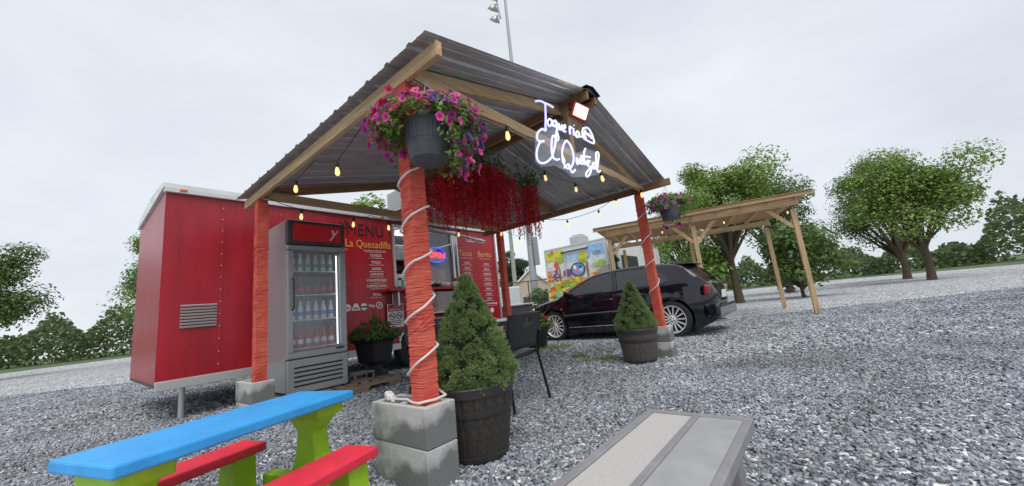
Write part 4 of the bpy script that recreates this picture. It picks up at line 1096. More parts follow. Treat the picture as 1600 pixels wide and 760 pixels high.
for (c, d) in (((0, -0.15, hb / 2), (0.76, 0.004, hb)), ((0, 0.15, hb / 2), (0.76, 0.004, hb)), ((-0.38, 0, hb / 2), (0.004, 0.296, hb)), ((0.38, 0, hb / 2), (0.004, 0.296, hb)), ((0.1, 0, hb / 2), (0.004, 0.29, hb - 0.02)), ((0, 0, 0.004), (0.75, 0.29, 0.006))): boxo('bin_wall', binm, bn, c, d)
boxo('bin_lid', mat('bin_lid', (0.72, 0.70, 0.70), rough=0.3, alpha=0.7), bn, (0, 0, hb + 0.008), (0.80, 0.33, 0.018), bevel=0.006)
P_ = np.random.default_rng(5).uniform((-0.36, -0.13, 0.012), (0.36, 0.13, 0.15), (1100, 3)); V, Fc = leaves_np(P_, np.random.default_rng(6).normal(0, 1, P_.shape), 0.022, 6, 0.6)
o = link('tortilla_chips', np_mesh('chips', V, Fc), mat('chips', (0.75, 0.48, 0.24), rough=0.7, island=0.2), bn); o['kind'] = 'stuff'
t = thing('mustard_bottle', 'yellow bottle left of the clear food bin', 'bottle', 2.95, 3.80, 0.9215)
MB().lathe([(0.0, 0), (0.036, 0), (0.038, 0.02), (0.038, 0.17), (0.014, 0.21), (0.014, 0.225), (0.004, 0.27)], 18).build('bottle_body', mat('mustard', (0.70, 0.38, 0.02), rough=0.3), t, smooth=True)
MB().lathe([(0.0385, 0.06), (0.0390, 0.12), (0.0385, 0.121)], 18).build('label_band', tr_red, t, smooth=True)

# ---------------------------------------------------------------- pallet, fridge, crate, urn
pal_m = woodmat('pallet_wood', (0.33, 0.24, 0.17), 'x', rough=0.85); pal_y = woodmat('pallet_wood_y', (0.30, 0.22, 0.16), 'y', rough=0.85)
pt = fempty('wooden_pallet', 'weathered wooden pallet under the fridge and the urn', 'pallet', 0.25, 2.86, 0)
PLn, PD = 1.45, 1.0
for k in range(3):
    y = 0.02 + k * (PD - 0.04) / 2
    poly = [(0, 0.018), (0.30, 0.018), (0.34, 0.062), (0.60, 0.062), (0.64, 0.018), (0.98, 0.018), (1.02, 0.062), (1.26, 0.062), (1.30, 0.018), (PLn, 0.018), (PLn, 0.108), (0, 0.108)]
    MB().prism(poly, lambda x, z, y=y: (x, y - 0.02, z), lambda x, z, y=y: (x, y + 0.02, z)).build('stringer', pal_m, pt)
for k in range(10): boxo('deck_board', pal_y, pt, (0.06 + k * (PLn - 0.12) / 9, PD / 2, 0.1175), (0.10, PD + 0.006, 0.018), bevel=0.003)
for k in range(4): boxo('bottom_board', pal_y, pt, (0.06 + k * (PLn - 0.12) / 3, PD / 2, 0.009), (0.10, PD - .002, 0.017))
fg = fempty('drinks_fridge', 'grey upright drinks fridge with glass door and red header', 'fridge', 0.35, 2.97, 0.1275)
FW, FD, FH = 0.69, 0.66, 2.04
frm = mat('fridge_grey', (0.36, 0.37, 0.38), rough=0.35, metal=0.25); frd = mat('fridge_dark', (0.05, 0.052, 0.056), rough=0.4); frl = mat('fridge_inside', (0.70, 0.72, 0.74), rough=0.4)
for (c, d, mm, nm) in (((0.0175, FD / 2 + 0.03, FH / 2 + 0.02), (0.035, FD - 0.06, FH - 0.04), frm, 'side_panel'), ((FW - 0.0175, FD / 2 + 0.03, FH / 2 + 0.02), (0.035, FD - 0.06, FH - 0.04), frm, 'side_panel'),
                       ((FW / 2, FD - 0.015, FH / 2), (FW - 0.072, 0.03, FH - 0.06), frl, 'rear_panel'), ((FW / 2, FD / 2 + 0.03, FH - 0.02), (FW - 0.072, FD - 0.062, 0.03), frm, 'top_panel'), ((FW / 2, FD / 2 + 0.03, 0.20), (FW - 0.072, FD - 0.062, 0.36), frd, 'compressor_box')):
    boxo(nm, mm, fg, c, d, bevel=0.004)
hd = boxo('header', frd, fg, (FW / 2, 0.045, FH - 0.155), (FW + 0.004, 0.09, 0.31), bevel=0.03)
ip = boxo('header_panel', mat('fridge_red', (0.40, 0.012, 0.02), rough=0.3, emit=(0.5, 0.01, 0.02), estr=0.08), hd, (0, -0.047, 0), (FW - 0.12, 0.012, 0.21), bevel=0.004)
letter('y', FW / 2 - 0.155, -0.035, 0.20, wht, y=-0.055, sh=0.25, par=hd)
dr = []
z0d, z1d = 0.40, FH - 0.315
fd = boxo('door_rail', frm, fg, (FW / 2, 0.03, z0d + 0.035), (FW, 0.06, 0.07), bevel=0.012)
boxo('door_rail', frm, fg, (FW / 2, 0.03, z1d - 0.03), (FW, 0.06, 0.06), bevel=0.012)
for x in (0.034, FW - 0.034): boxo('door_stile', frm, fg, (x, 0.03, (z0d + z1d) / 2), (0.068, 0.064, z1d - z0d - 0.128), bevel=0.012)
boxo('door_glass', mat('fridge_glass', (0.7, 0.76, 0.8), rough=0.03, alpha=0.16, spec=0.8), fg, (FW / 2, 0.035, (z0d + z1d) / 2), (FW - 0.138, 0.008, z1d - z0d - 0.13))
for x in (0.085, FW - 0.085): boxo('led_strip', mat('fridge_led', (1, 1, 1), emit=(0.85, 0.93, 1.0), estr=1.6), fg, (x, 0.085, (z0d + z1d) / 2), (0.012, 0.012, z1d - z0d - 0.2))
MB().tube([(0.055, -0.005, 0.95), (0.055, -0.04, 0.97), (0.055, -0.04, 1.30), (0.055, -0.005, 1.32)], 0.010, n=8).build('handle', frd, fg, smooth=True)
kick = boxo('kick_panel', frm, fg, (FW / 2, 0.025, 0.20), (FW, 0.05, 0.38), bevel=0.015)
for k in range(5): boxo('vent_slot', ink, kick, (0, -0.0265, -0.10 + 0.05 * k), (FW - 0.14, 0.006, 0.018), bevel=0.003)
boxo('latch', ink, fg, (FW - 0.10, -0.006, 0.46), (0.09, 0.015, 0.02))
shelf_z = [0.50, 0.83, 1.13, 1.42]
cols = [((0.45, 0.03, 0.03), 'red topped soda bottle'), ((0.62, 0.66, 0.70), 'clear water bottle'), ((0.10, 0.05, 0.03), 'brown cola bottle'), ((0.60, 0.60, 0.58), 'pale soda bottle')]
shn = ['bottom', 'second', 'third', 'top']
for s_i, z in enumerate(shelf_z):
    boxo('shelf', tr_sil, fg, (FW / 2, 0.33, z), (FW - 0.075, 0.42, 0.01))
    col, nm = cols[s_i]
    bm1 = MB().lathe([(0.0, 0), (0.030, 0), (0.033, 0.01), (0.033, 0.12), (0.026, 0.15), (0.013, 0.19), (0.013, 0.205)], 14).mesh('bottle_body', smooth=True)
    bm1.materials.append(mat('drink_%d' % s_i, col, rough=0.12))
    cp = MB().lathe([(0.015, 0.2), (0.015, 0.222), (0.0, 0.223)], 12).mesh('cap'); cp.materials.append(wht if s_i % 2 else mat('cap_red', (0.5, 0.02, 0.03)))
    lbm = MB().lathe([(0.0335, 0.05), (0.0338, 0.10), (0.0335, 0.1005)], 14).mesh('label_band', smooth=True); lbm.materials.append(mat('band_%d' % s_i, ((0.6, 0.6, 0.6), (0.05, 0.2, 0.5), (0.5, 0.02, 0.03), (0.1, 0.35, 0.2))[s_i]))
    for k in range(6):
        t = fempty('drink_bottle', '%s, %s from the left on the %s fridge shelf' % (nm, ('first', 'second', 'third', 'fourth', 'fifth', 'sixth')[k], shn[s_i]), 'bottle', 0.35 + 0.12 + 0.09 * k, 2.97 + 0.19, 0.1275 + z + 0.0055, 0, 'bottles on the %s fridge shelf' % shn[s_i])
        link('bottle_body', bm1, None, t); link('cap', cp, None, t); link('label_band', lbm, None, t)
cr8 = fempty('plastic_crate', 'small grey slatted crate on the pallet beside the fridge', 'crate', 1.20, 2.97, 0.1275)
crm = mat('crate_grey', (0.16, 0.155, 0.15), rough=0.6)
for z in (0.012, 0.105):
    for y in (-0.09, 0.09): boxo('rail', crm, cr8, (0, y, z), (0.26, 0.014, 0.022))
    for x in (-0.123, 0.123): boxo('rail', crm, cr8, (x, 0, z), (0.0135, 0.166, 0.0215))
for x in (-0.122, 0.122):
    for y in (-0.089, 0.089): boxo('corner_post', crm, cr8, (x, y, 0.0585), (0.018, 0.018, 0.115))
boxo('bottom', crm, cr8, (0, 0, 0.006), (0.24, 0.16, 0.008))

blackpot = mat('urn_black', (0.020, 0.021, 0.024), rough=0.55, var=0.2, vscale=9)
grn1 = leafmat('planter_green', (0.085, 0.17, 0.04), island=0.5); spk = leafmat('spike_leaf', (0.07, 0.11, 0.04), island=0.4); spk2 = leafmat('spike_leaf_purple', (0.07, 0.05, 0.035), island=0.4)
def blades(n_, L0, L1, w, seed, spread=0.9):
    g = np.random.default_rng(seed); vs = []; fs = []
    for k in range(n_):
        an = g.uniform(0, 2 * PI); tl = g.uniform(0.1, spread); L_ = g.uniform(L0, L1)
        d = Vector((math.cos(an) * math.sin(tl), math.sin(an) * math.sin(tl), math.cos(tl))); sd = d.cross(Vector((0, 0, 1))).normalized()
        b0 = len(vs); S_ = 5
        for i in range(S_ + 1):
            u = i / S_; p = d * (L_ * u) - Vector((0, 0, 0.28 * L_ * u * u * math.sin(tl)))
            ww = w * (1 - u) ** 0.7 * (0.6 + min(1, 3 * u) * 0.4)
            vs += [tuple(p - sd * ww), tuple(p + Vector((0, 0, -ww * 0.4))), tuple(p + sd * ww)]
        for i in range(S_):
            q = b0 + 3 * i
            fs += [(q, q + 1, q + 4, q + 3), (q + 1, q + 2, q + 5, q + 4)]
    return vs, fs
def plant_up(t, z, rad, h, nleaf, nfl, seed, spikes, spm):
    g = random.Random(seed)
    P, Nn = [], []
    for _ in range(nleaf):
        a, u = g.uniform(0, 2 * PI), math.sqrt(g.random()); r_ = rad * u
        P.append((r_ * math.cos(a), r_ * math.sin(a), z + h * (1 - u * u * 0.75) * g.uniform(0.15, 1.0) - 0.02)); Nn.append((0.6 * math.cos(a), 0.6 * math.sin(a), 0.8))
    V, Fc = leaves_np(np.array(P), np.array(Nn), 0.036, seed, 0.38)
    o = link('foliage', np_mesh('foliage', V, Fc), grn1, t); o['kind'] = 'stuff'
    vs, fs = blades(*spikes, seed + 3)
    o = MB().add(vs, fs).build('spike_leaves', spm, t, loc=(0, 0, z))
    for _ in range(nfl):
        a = g.uniform(0, 2 * PI); r_ = rad * g.uniform(0.55, 1.0); d = Vector((math.cos(a), math.sin(a), g.uniform(0.2, 0.9))).normalized()
        c = Vector((r_ * math.cos(a), r_ * math.sin(a), z + h * g.uniform(-0.12, 0.55)))
        for _ in range(5):
            o = link('flower', FLW['crim'], None, t, loc=c + Vector((g.uniform(-.03, .03), g.uniform(-.03, .03), g.uniform(-.02, .03))), rot=d.to_track_quat('Z', 'Y').to_euler()); s = g.uniform(0.8, 1.15); o.scale = (s, s, s)
ur = fempty('urn_planter', 'square black urn planter with red flowers on the pallet before the trailer', 'planter', 1.545, 3.22, 0.1275, R(14), 'black planters with red flowers')
k2 = math.sqrt(2)
def sq(prof): return [(r_ * k2, z) for r_, z in prof]
o = MB().lathe(sq([(0.11, 0.16), (0.155, 0.19), (0.18, 0.42), (0.19, 0.455), (0.215, 0.46), (0.225, 0.475), (0.225, 0.515), (0.195, 0.515), (0.185, 0.44)]), 4).build('urn_body', blackpot, ur, rot=(0, 0, PI / 4), bevel=0.006)
MB().lathe([(0.0, 0), (0.17, 0), (0.17, 0.02), (0.13, 0.05), (0.085, 0.09), (0.09, 0.14), (0.12, 0.17)], 32).build('pedestal', blackpot, ur, smooth=True)
MB().lathe(sq([(0.188, 0.48), (0.0, 0.495)]), 4).build('soil', soil, ur, rot=(0, 0, PI / 4))
plant_up(ur, 0.50, 0.36, 0.31, 1000, 10, 51, (34, 0.26, 0.52, 0.013), spk)
ur2 = empty('round_planter', 'round black pot with red flowers and purple spikes behind the chair', 'planter', (0.30, 7.55, 0.0), 0.3, 'black planters with red flowers')
MB().lathe([(0.0, 0), (0.15, 0), (0.16, 0.02), (0.20, 0.26), (0.235, 0.36), (0.25, 0.37), (0.25, 0.41), (0.225, 0.41), (0.21, 0.36)], 36).build('pot', blackpot, ur2, smooth=True)
MB().lathe([(0.22, 0.38), (0.0, 0.39)], 24).build('soil', soil, ur2)
plant_up(ur2, 0.40, 0.33, 0.34, 800, 18, 52, (30, 0.5, 0.85, 0.013), spk2)
ur2.scale = (1.1, 1.1, 1.0)

# ---------------------------------------------------------------- black hatchback
def interp(tab, x):
    for i in range(len(tab) - 1):
        (x0, y0), (x1, y1) = tab[i], tab[i + 1]
        if x0 <= x <= x1:
            t = (x - x0) / (x1 - x0)
            m0 = ((tab[i + 1][1] - tab[i - 1][1]) / (tab[i + 1][0] - tab[i - 1][0]) if i > 0 else (y1 - y0) / (x1 - x0)) * (x1 - x0)
            m1 = ((tab[i + 2][1] - tab[i][1]) / (tab[i + 2][0] - tab[i][0]) if i + 2 < len(tab) else (y1 - y0) / (x1 - x0)) * (x1 - x0)
            return (2*t**3-3*t*t+1)*y0 + (t**3-2*t*t+t)*m0 + (-2*t**3+3*t*t)*y1 + (t**3-t*t)*m1
    return tab[0][1] if x < tab[0][0] else tab[-1][1]
CT = [(-2.04, 0.58), (-2.02, 0.76), (-1.98, 0.90), (-1.86, 1.04), (-1.62, 1.27), (-1.46, 1.345), (-1.05, 1.402), (-0.5, 1.425), (0.0, 1.412), (0.36, 1.35), (0.75, 1.18), (1.12, 0.985), (1.42, 0.93), (1.8, 0.85), (2.02, 0.755), (2.12, 0.64), (2.15, 0.50)]
XR, XF = -2.04, 2.15
def fx(x):
    t = abs((x - (XR + XF) / 2) / ((XF - XR) / 2 + 0.004))
    return (1 - t ** (6.5 if x < 0 else 6)) ** 0.30
def yside(x, z):
    if z <= 0.92: y = 0.868 - 0.16 * max(0, 0.50 - z) ** 1.5 - 0.22 * max(0, z - 0.55) ** 1.9
    else: y = 0.868 - 0.22 * 0.37 ** 1.9 - (z - 0.92) * 0.40 - 0.12 * (z - 0.92) ** 2
    return y * fx(x)
car = empty('hatchback_car', 'black two-door hatchback with multi-spoke silver wheels parked on the gravel', 'car', (2.30, 8.35, 0), R(140))
paint = mat('car_paint_black', (0.006, 0.006, 0.011), rough=0.07, spec=0.5, coat=0.3)
paint.node_tree.nodes['Principled BSDF'].inputs['Coat Roughness'].default_value = 0.04
tint = mat('tinted_glass', (0.012, 0.013, 0.015), rough=0.03, spec=0.9)
trimb = mat('car_trim', (0.012, 0.012, 0.012), rough=0.5)
chrome = mat('car_chrome', (0.65, 0.65, 0.66), rough=0.18, metal=0.9)
rimm = mat('alloy', (0.82, 0.82, 0.82), rough=0.3, metal=0.35)
def car_body():
    st = [XR + (XF - XR) * (0.5 - 0.5 * math.cos(PI * i / 70)) * 1.0 for i in range(71)]
    K1, K2 = 16, 8
    rings = []
    for x in st:
        zt = interp(CT, x); zb = 0.165 + 0.14 * max(0, (abs(x - 0.045) - 1.75) / 0.35) ** 1.5
        ze = max(zb + 0.05, zt - 0.055 - 0.03 * (1 if zt < 1.0 else 0))
        half = [(0.0, zb)]
        for k in range(K1 + 1):
            z = zb + (ze - zb) * k / K1
            half.append((yside(x, z), z))
        ye = half[-1][0]
        for k in range(1, K2 + 1):
            a = PI / 2 * k / K2
            half.append((ye * math.cos(a) ** 0.55 if k < K2 else 0.0, ze + (zt - ze) * math.sin(a) ** 0.9))
        full = half + [(-y, z) for y, z in half[-2:0:-1]]
        rings.append([(x, y, z) for y, z in full])
    n_ = len(rings[0]); vs = [p for r_ in rings for p in r_]; fs = []
    for i in range(len(rings) - 1):
        for j in range(n_):
            fs.append((i * n_ + j, i * n_ + (j + 1) % n_, (i + 1) * n_ + (j + 1) % n_, (i + 1) * n_ + j))
    fs.append(tuple(range(n_ - 1, -1, -1))); fs.append(tuple((len(rings) - 1) * n_ + j for j in range(n_)))
    return MB().add(vs, fs)
AX = 1.30; WR = 0.328
bodyo = car_body().build('body', paint, car, smooth=True, weld=True)
cut = MB()
for sx in (-1, 1):
    for sy in (-1, 1):
        cut.lathe([(0.378, 0.56 * sy), (0.378, 1.1 * sy)], 40, c=(sx * AX, 0, WR + 0.01), axis='y')
cuto = cut.build('cutter', trimb, car)
bo = bodyo.modifiers.new('arches', 'BOOLEAN'); bo.object = cuto; bo.operation = 'DIFFERENCE'; bo.solver = 'EXACT'
bpy.context.view_layer.update()
dg = bpy.context.evaluated_depsgraph_get()
me2 = bpy.data.meshes.new_from_object(bodyo.evaluated_get(dg))
bodyo.modifiers.clear(); bodyo.data = me2
bpy.data.objects.remove(cuto)
for p in me2.polygons: p.use_smooth = True
try: me2.set_sharp_from_angle(angle=R(35))
except Exception: pass
def patch(name, poly, off, m_, side=1, cuts=3, par=None):
    bm = bmesh.new()
    f = bm.faces.new([bm.verts.new((x, 0, z)) for x, z in poly])
    bmesh.ops.triangulate(bm, faces=bm.faces[:])
    for _ in range(cuts):
        bmesh.ops.subdivide_edges(bm, edges=bm.edges[:], cuts=1, use_grid_fill=True)
    for v in bm.verts: v.co.y = side * (yside(v.co.x, v.co.z) + off)
    for f in bm.faces: f.smooth = True
    bmesh.ops.recalc_face_normals(bm, faces=bm.faces)
    me = bpy.data.meshes.new(name); bm.to_mesh(me); bm.free()
    return link(name, me, m_, par or car)
def outline(name, poly, r_, m_, side=1, off=0.003, par=None, closed=True):
    P = [Vector((x, 0, z)) for x, z in poly]
    if closed: P = P + [P[0]]
    pts = []
    for i in range(len(P) - 1):
        for j in range(8):
            p = P[i].lerp(P[i + 1], j / 8); pts.append((p.x, side * (yside(p.x, p.z) + off), p.z))
    if not closed: p = P[-1]; pts.append((p.x, side * (yside(p.x, p.z) + off), p.z))
    return MB().tube(pts, r_, n=6, closed=closed).build(name, m_, par or car, smooth=True)
FWIN = [(0.93, 0.955), (0.70, 1.105), (0.46, 1.235), (0.24, 1.312), (0.06, 1.342), (-0.14, 1.350), (-0.19, 1.15), (-0.20, 0.955)]
RWIN = [(-0.29, 0.958), (-0.28, 1.15), (-0.235, 1.350), (-0.60, 1.348), (-0.92, 1.325), (-1.10, 1.27), (-1.27, 1.11), (-1.31, 1.03), (-1.24, 0.985)]
DOOR = [(1.02, 0.36), (1.03, 0.60), (1.0, 0.93), (0.0, 0.942), (-0.23, 0.945), (-0.25, 0.65), (-0.20, 0.36)]
for s in (1, -1):
    patch('side_window', FWIN, 0.004, tint, s); outline('window_seal', FWIN, 0.008, trimb, s)
    patch('side_window', RWIN, 0.004, tint, s); outline('window_seal', RWIN, 0.008, trimb, s)
    d_ = patch('door', DOOR, 0.0025, paint, s); outline('door_gap', DOOR, 0.0045, trimb, s, off=0.0, par=d_)
    hx, hz = -0.10, 0.80
    MB().tube([(hx - 0.10, s * (yside(hx, hz) + 0.008), hz), (hx - 0.08, s * (yside(hx, hz) + 0.030), hz), (hx + 0.08, s * (yside(hx, hz) + 0.030), hz), (hx + 0.10, s * (yside(hx, hz) + 0.008), hz)], 0.014, n=8).build('door_handle', paint, d_, smooth=True)
    outline('side_moulding', [(0.98, 0.535), (0.3, 0.545), (-0.9, 0.545)], 0.022, trimb, s, off=0.0, closed=False)
    outline('moulding_chrome', [(0.98, 0.552), (0.3, 0.562), (-0.9, 0.562)], 0.006, chrome, s, off=0.018, closed=False)
    outline('sill_strip', [(0.90, 0.285), (0.0, 0.29), (-0.90, 0.295)], 0.010, chrome, s, off=0.002, closed=False)
    outline('arch_lip', [(-AX + 0.392 * math.cos(a), WR + 0.01 + 0.392 * math.sin(a)) for a in [PI * (0.02 + 0.96 * k / 14) for k in range(15)]], 0.010, paint, s, off=-0.002, closed=False)
    outline('arch_lip', [(AX + 0.392 * math.cos(a), WR + 0.01 + 0.392 * math.sin(a)) for a in [PI * (0.02 + 0.96 * k / 14) for k in range(15)]], 0.010, paint, s, off=-0.002, closed=False)
    mr_ = MB().lathe([(0.0, -0.09), (0.05, -0.08), (0.062, -0.03), (0.062, 0.03), (0.05, 0.08), (0.0, 0.09)], 16, axis='y').build('mirror', paint, car, smooth=True, loc=(0.80, s * 0.93, 1.0))
    mr_.scale = (1.0, 1.0, 1.15)
    boxo('mirror_stalk', trimb, mr_, (0, -s * 0.10, -0.04), (0.05, 0.10, 0.04))
    MB().box((0, 0, 0), (0.10, 0.22, 0.17)).build('tail_light', mat('tail_red', (0.28, 0.008, 0.01), rough=0.12, coat=1), car, bevel=0.03, loc=(-1.93, s * 0.65, 0.80), rot=(0, -0.16, s * 0.14))
    MB().box((0, 0, 0), (0.16, 0.34, 0.15)).build('headlight', mat('headlight', (0.55, 0.57, 0.6), rough=0.1, metal=0.4), car, bevel=0.03, loc=(1.965, s * 0.55, 0.68), rot=(0, 0.2, -s * 0.2))
    # fuel flap, side marker
    MB().box((0, 0, 0), (0.05, 0.008, 0.025)).build('side_marker', mat('amber', (0.6, 0.2, 0.02), rough=0.2), car, loc=(1.05, s * (yside(1.05, 0.7) + 0.003), 0.69))
rgl = []
for j in range(7):
    z = 1.015 + 0.245 * j / 6
    xx = [x_ for x_ in (XR + 0.001 * q for q in range(600)) if interp(CT, x_) >= z][0]
    for i in range(9):
        u = -1 + i / 4
        rgl.append((xx - 0.022 + 0.055 * u * u * abs(u), u * (0.58 - 0.28 * (z - 1.0)), z))
MB().add(rgl, [(j * 9 + i, j * 9 + i + 1, (j + 1) * 9 + i + 1, (j + 1) * 9 + i) for j in range(6) for i in range(8)]).build('rear_window', tint, car, smooth=True)
wgl = []
for j in range(7):
    x = 0.42 + 0.66 * j / 6
    for i in range(9):
        u = -1 + i / 4
        wgl.append((x + 0.012, u * (0.52 + 0.16 * j / 6), interp(CT, x) + 0.010 - 0.045 * abs(u) ** 3))
MB().add(wgl, [(j * 9 + i, j * 9 + i + 1, (j + 1) * 9 + i + 1, (j + 1) * 9 + i) for j in range(6) for i in range(8)]).build('windscreen', tint, car, smooth=True)
MB().prism([(-1.36, 1.352), (-1.50, 1.352), (-1.70, 1.325), (-1.71, 1.308), (-1.58, 1.302), (-1.42, 1.33)], lambda x, z: (x, -0.55, z), lambda x, z: (x, 0.55, z)).build('roof_spoiler', paint, car, bevel=0.012)
MB().box((-1.97, 0, 0.42), (0.24, 1.50, 0.24)).build('rear_bumper', paint, car, bevel=0.06)
boxo('bumper_strip', trimb, car, (-2.085, 0, 0.50), (0.02, 1.30, 0.05), bevel=0.006)
boxo('number_plate', whitep, car, (-2.052, 0, 0.70), (0.012, 0.34, 0.14), rot=(0, -0.10, 0))
MB().box((2.03, 0, 0.42), (0.26, 1.42, 0.26)).build('front_bumper', paint, car, bevel=0.07)
MB().tube([(-1.92, 0.42, 0.25), (-2.13, 0.42, 0.25)], 0.03, n=12).build('exhaust_pipe', chrome, car, smooth=True)
MB().tube([(-1.35, 0, 1.42), (-1.55, 0, 1.56)], 0.006, n=6).build('antenna', trimb, car)
boxo('floor_pan', trimb, car, (0, 0, 0.16), (3.3, 1.3, 0.08))
def wheel(x, s):
    w_ = empty('wheel', None, None, (0, 0, 0)); w_.parent = car; w_.location = (x, s * 0.735, WR); w_.rotation_euler = (0, 0, 0 if s > 0 else PI)
    MB().lathe([(0.236, -0.10), (0.27, -0.105), (0.313, -0.098), (WR, -0.06), (WR, 0.06), (0.313, 0.098), (0.27, 0.105), (0.236, 0.10), (0.236, -0.10)], 56, axis='y', cap=False).build('tyre', darkrub, w_, smooth=True)
    mb = MB().lathe([(0.219, 0.02), (0.226, 0.085), (0.240, 0.106), (0.249, 0.106), (0.250, 0.09), (0.239, -0.09), (0.219, 0.02)], 56, axis='y', cap=False)
    for k in range(14):
        a = 2 * PI * k / 14
        p = Vector((math.cos(a), 0, math.sin(a)))
        mb.beam(p * 0.045 + Vector((0, 0.072, 0)), p * 0.228 + Vector((0, 0.090, 0)), 0.022, 0.020, up=(0, 1, 0))
    mb.lathe([(0.062, 0.05), (0.062, 0.082), (0.05, 0.092), (0.0, 0.094)], 24, axis='y')
    mb.build('rim', rimm, w_, smooth=True)
    MB().lathe([(0.0, 0.01), (0.20, 0.012), (0.20, 0.0)], 32, axis='y').build('brake_disc', mat('brake_dark', (0.035, 0.035, 0.036), rough=0.5, metal=0.5), w_)
    for k in range(5):
        a = 2 * PI * k / 5
        MB().lathe([(0.011, 0.085), (0.011, 0.097), (0.0, 0.098)], 10, axis='y').build('wheel_bolt', trimb, w_, loc=(0.04 * math.cos(a), -0.003, 0.04 * math.sin(a)))
for x in (-AX, AX):
    for s in (1, -1): wheel(x, s)

# ---------------------------------------------------------------- trees
def tree(name, label, cat, loc, h, rad, trunk_h, nleaf, leaf, lm, seed, group, lumps=26, conical=False, asp=0.6):
    g = np.random.default_rng(seed)
    t = empty(name, label, cat, loc, g.uniform(0, 6), group)
    tp = [(0, 0, 0), (0.05 * h * g.normal() * 0.3, 0.05 * h * g.normal() * 0.3, trunk_h), (0, 0, h * 0.8)]
    r0 = 0.022 * h + 0.03
    MB().tube(smooth_line(tp), [r0 * (1 - 0.8 * i / 8) for i in range(9)], n=9).build('trunk', bark_m, t, smooth=True)
    P = []; Nn = []
    if conical:
        u = g.random(nleaf) ** 1.3; an = g.uniform(0, 2 * PI, nleaf)
        tier = 0.75 + 0.35 * np.abs(np.sin(u * 16)) + 0.12 * np.sin(an * 5 + u * 30)
        r_ = rad * (1 - u) ** 0.9 * tier * np.sqrt(g.uniform(0.35, 1, nleaf))
        P = np.c_[r_ * np.cos(an), r_ * np.sin(an), trunk_h * 0.5 + u * (h - trunk_h * 0.5) - 0.25 * r_]
        Nn = np.c_[np.cos(an), np.sin(an), np.full(nleaf, 0.4)]
    else:
        ch = h - trunk_h
        cs = []
        for k in range(lumps):
            d = g.normal(size=3); d /= np.linalg.norm(d); d[2] = d[2] * 0.9
            c = np.array([0, 0, trunk_h + ch * 0.48]) + d * np.array([rad * 0.62, rad * 0.62, ch * 0.34]) * g.uniform(0.5, 1.28)
            cs.append((c, rad * g.uniform(0.18, 0.44)))
            MB().tube(smooth_line([(0, 0, trunk_h * g.uniform(0.75, 1.2)), tuple(np.array([0, 0, trunk_h]) * 0.5 + c * 0.5 + g.normal(size=3) * 0.1), tuple(c)]), [r0 * 0.42 * (1 - 0.8 * i / 8) for i in range(9)], n=6).build('limb', bark_m, t, smooth=True)
        cs.append((np.array([0, 0, trunk_h + ch * 0.5]), rad * 0.5))
        k = g.integers(0, len(cs), nleaf)
        d = g.normal(size=(nleaf, 3)); d /= np.linalg.norm(d, axis=1)[:, None]
        rr = np.array([c[1] for c in cs])[k] * g.uniform(0.45, 1.08, nleaf)
        P = np.array([c[0] for c in cs])[k] + d * rr[:, None] * np.array([1, 1, 0.8]); Nn = d + np.array([0, 0, 0.5])
    V, Fc = leaves_np(np.array(P), np.array(Nn), leaf, seed, asp)
    o = link('crown', np_mesh('crown', V, Fc), lm, t); o['kind'] = 'stuff'
    return t
lf1 = leafmat('leaf_bright', (0.18, 0.28, 0.06), island=0.45); lf2 = leafmat('leaf_mid', (0.11, 0.18, 0.05), island=0.45); lf3 = leafmat('pine_dark', (0.035, 0.07, 0.03), island=0.45)
TG = 'trees behind the lot'
tree('leafy_tree', 'bright green leafy tree rising behind the small flower basket', 'tree', (9.7, 16.5, 0), 7.9, 2.7, 2.2, 17000, 0.068, lf1, 71, TG, lumps=22)
tree('leafy_bush', 'low green bush behind the black car under the wooden pergola', 'bush', (8.6, 17.5, 0), 3.0, 1.9, 0.4, 3000, 0.11, lf1, 72, TG)
tree('leafy_bush', 'dark green bush beyond the pergola at the frame of trees', 'bush', (11.8, 15.5, 0), 3.2, 2.0, 0.4, 3000, 0.11, lf2, 73, TG)
tree('pine_tree', 'dark pine tree behind the beige house gable', 'tree', (-0.1, 54, 0), 9.8, 3.0, 2.2, 6000, 0.24, lf3, 74, TG, asp=0.35)
tree('leafy_tree', 'green tree top showing above the trailer roof', 'tree', (-7.2, 18.0, 0), 7.5, 1.9, 2.6, 3600, 0.13, lf1, 75, TG)
tree('leafy_tree', 'round green tree behind the rear red post', 'tree', (-2.6, 36, 0), 5.6, 2.0, 1.0, 3600, 0.15, lf2, 76, TG)
tree('leafy_bush', 'pale green bush along the chain-link fence', 'bush', (1.3, 24.5, 0), 2.0, 1.1, 0.3, 1600, 0.12, lf2, 77, TG)
k = 0
for (x, y, h_, r_, side) in ((-17, 20, 8.2, 3.2, 'left'), (-22, 24, 9.5, 3.6, 'left'), (-26, 17, 7.6, 3.0, 'left'), (-12.5, 26, 8.5, 3.2, 'left'), (16, 22, 8.5, 3.4, 'right'), (21, 19, 7.8, 3.2, 'right'), (25, 24, 9.8, 3.9, 'right'), (14.5, 31, 9.5, 3.6, 'right')):
    k += 1
    lbl = ['full tree nearest the trailer on the far left treeline', 'tallest tree on the far left treeline', 'outermost tree on the far left treeline', 'tree half hidden behind the trailer on the left treeline', 'first tree right of the pergola on the far right treeline', 'second tree on the far right treeline', 'tallest tree on the far right treeline', 'tree set back behind the pergola on the right'][k - 1]
    tree('leafy_tree', lbl, 'tree', (x, y, 0), h_, r_, 1.6, 19000, 0.078, lf2 if k % 2 else lf1, 80 + k, TG)

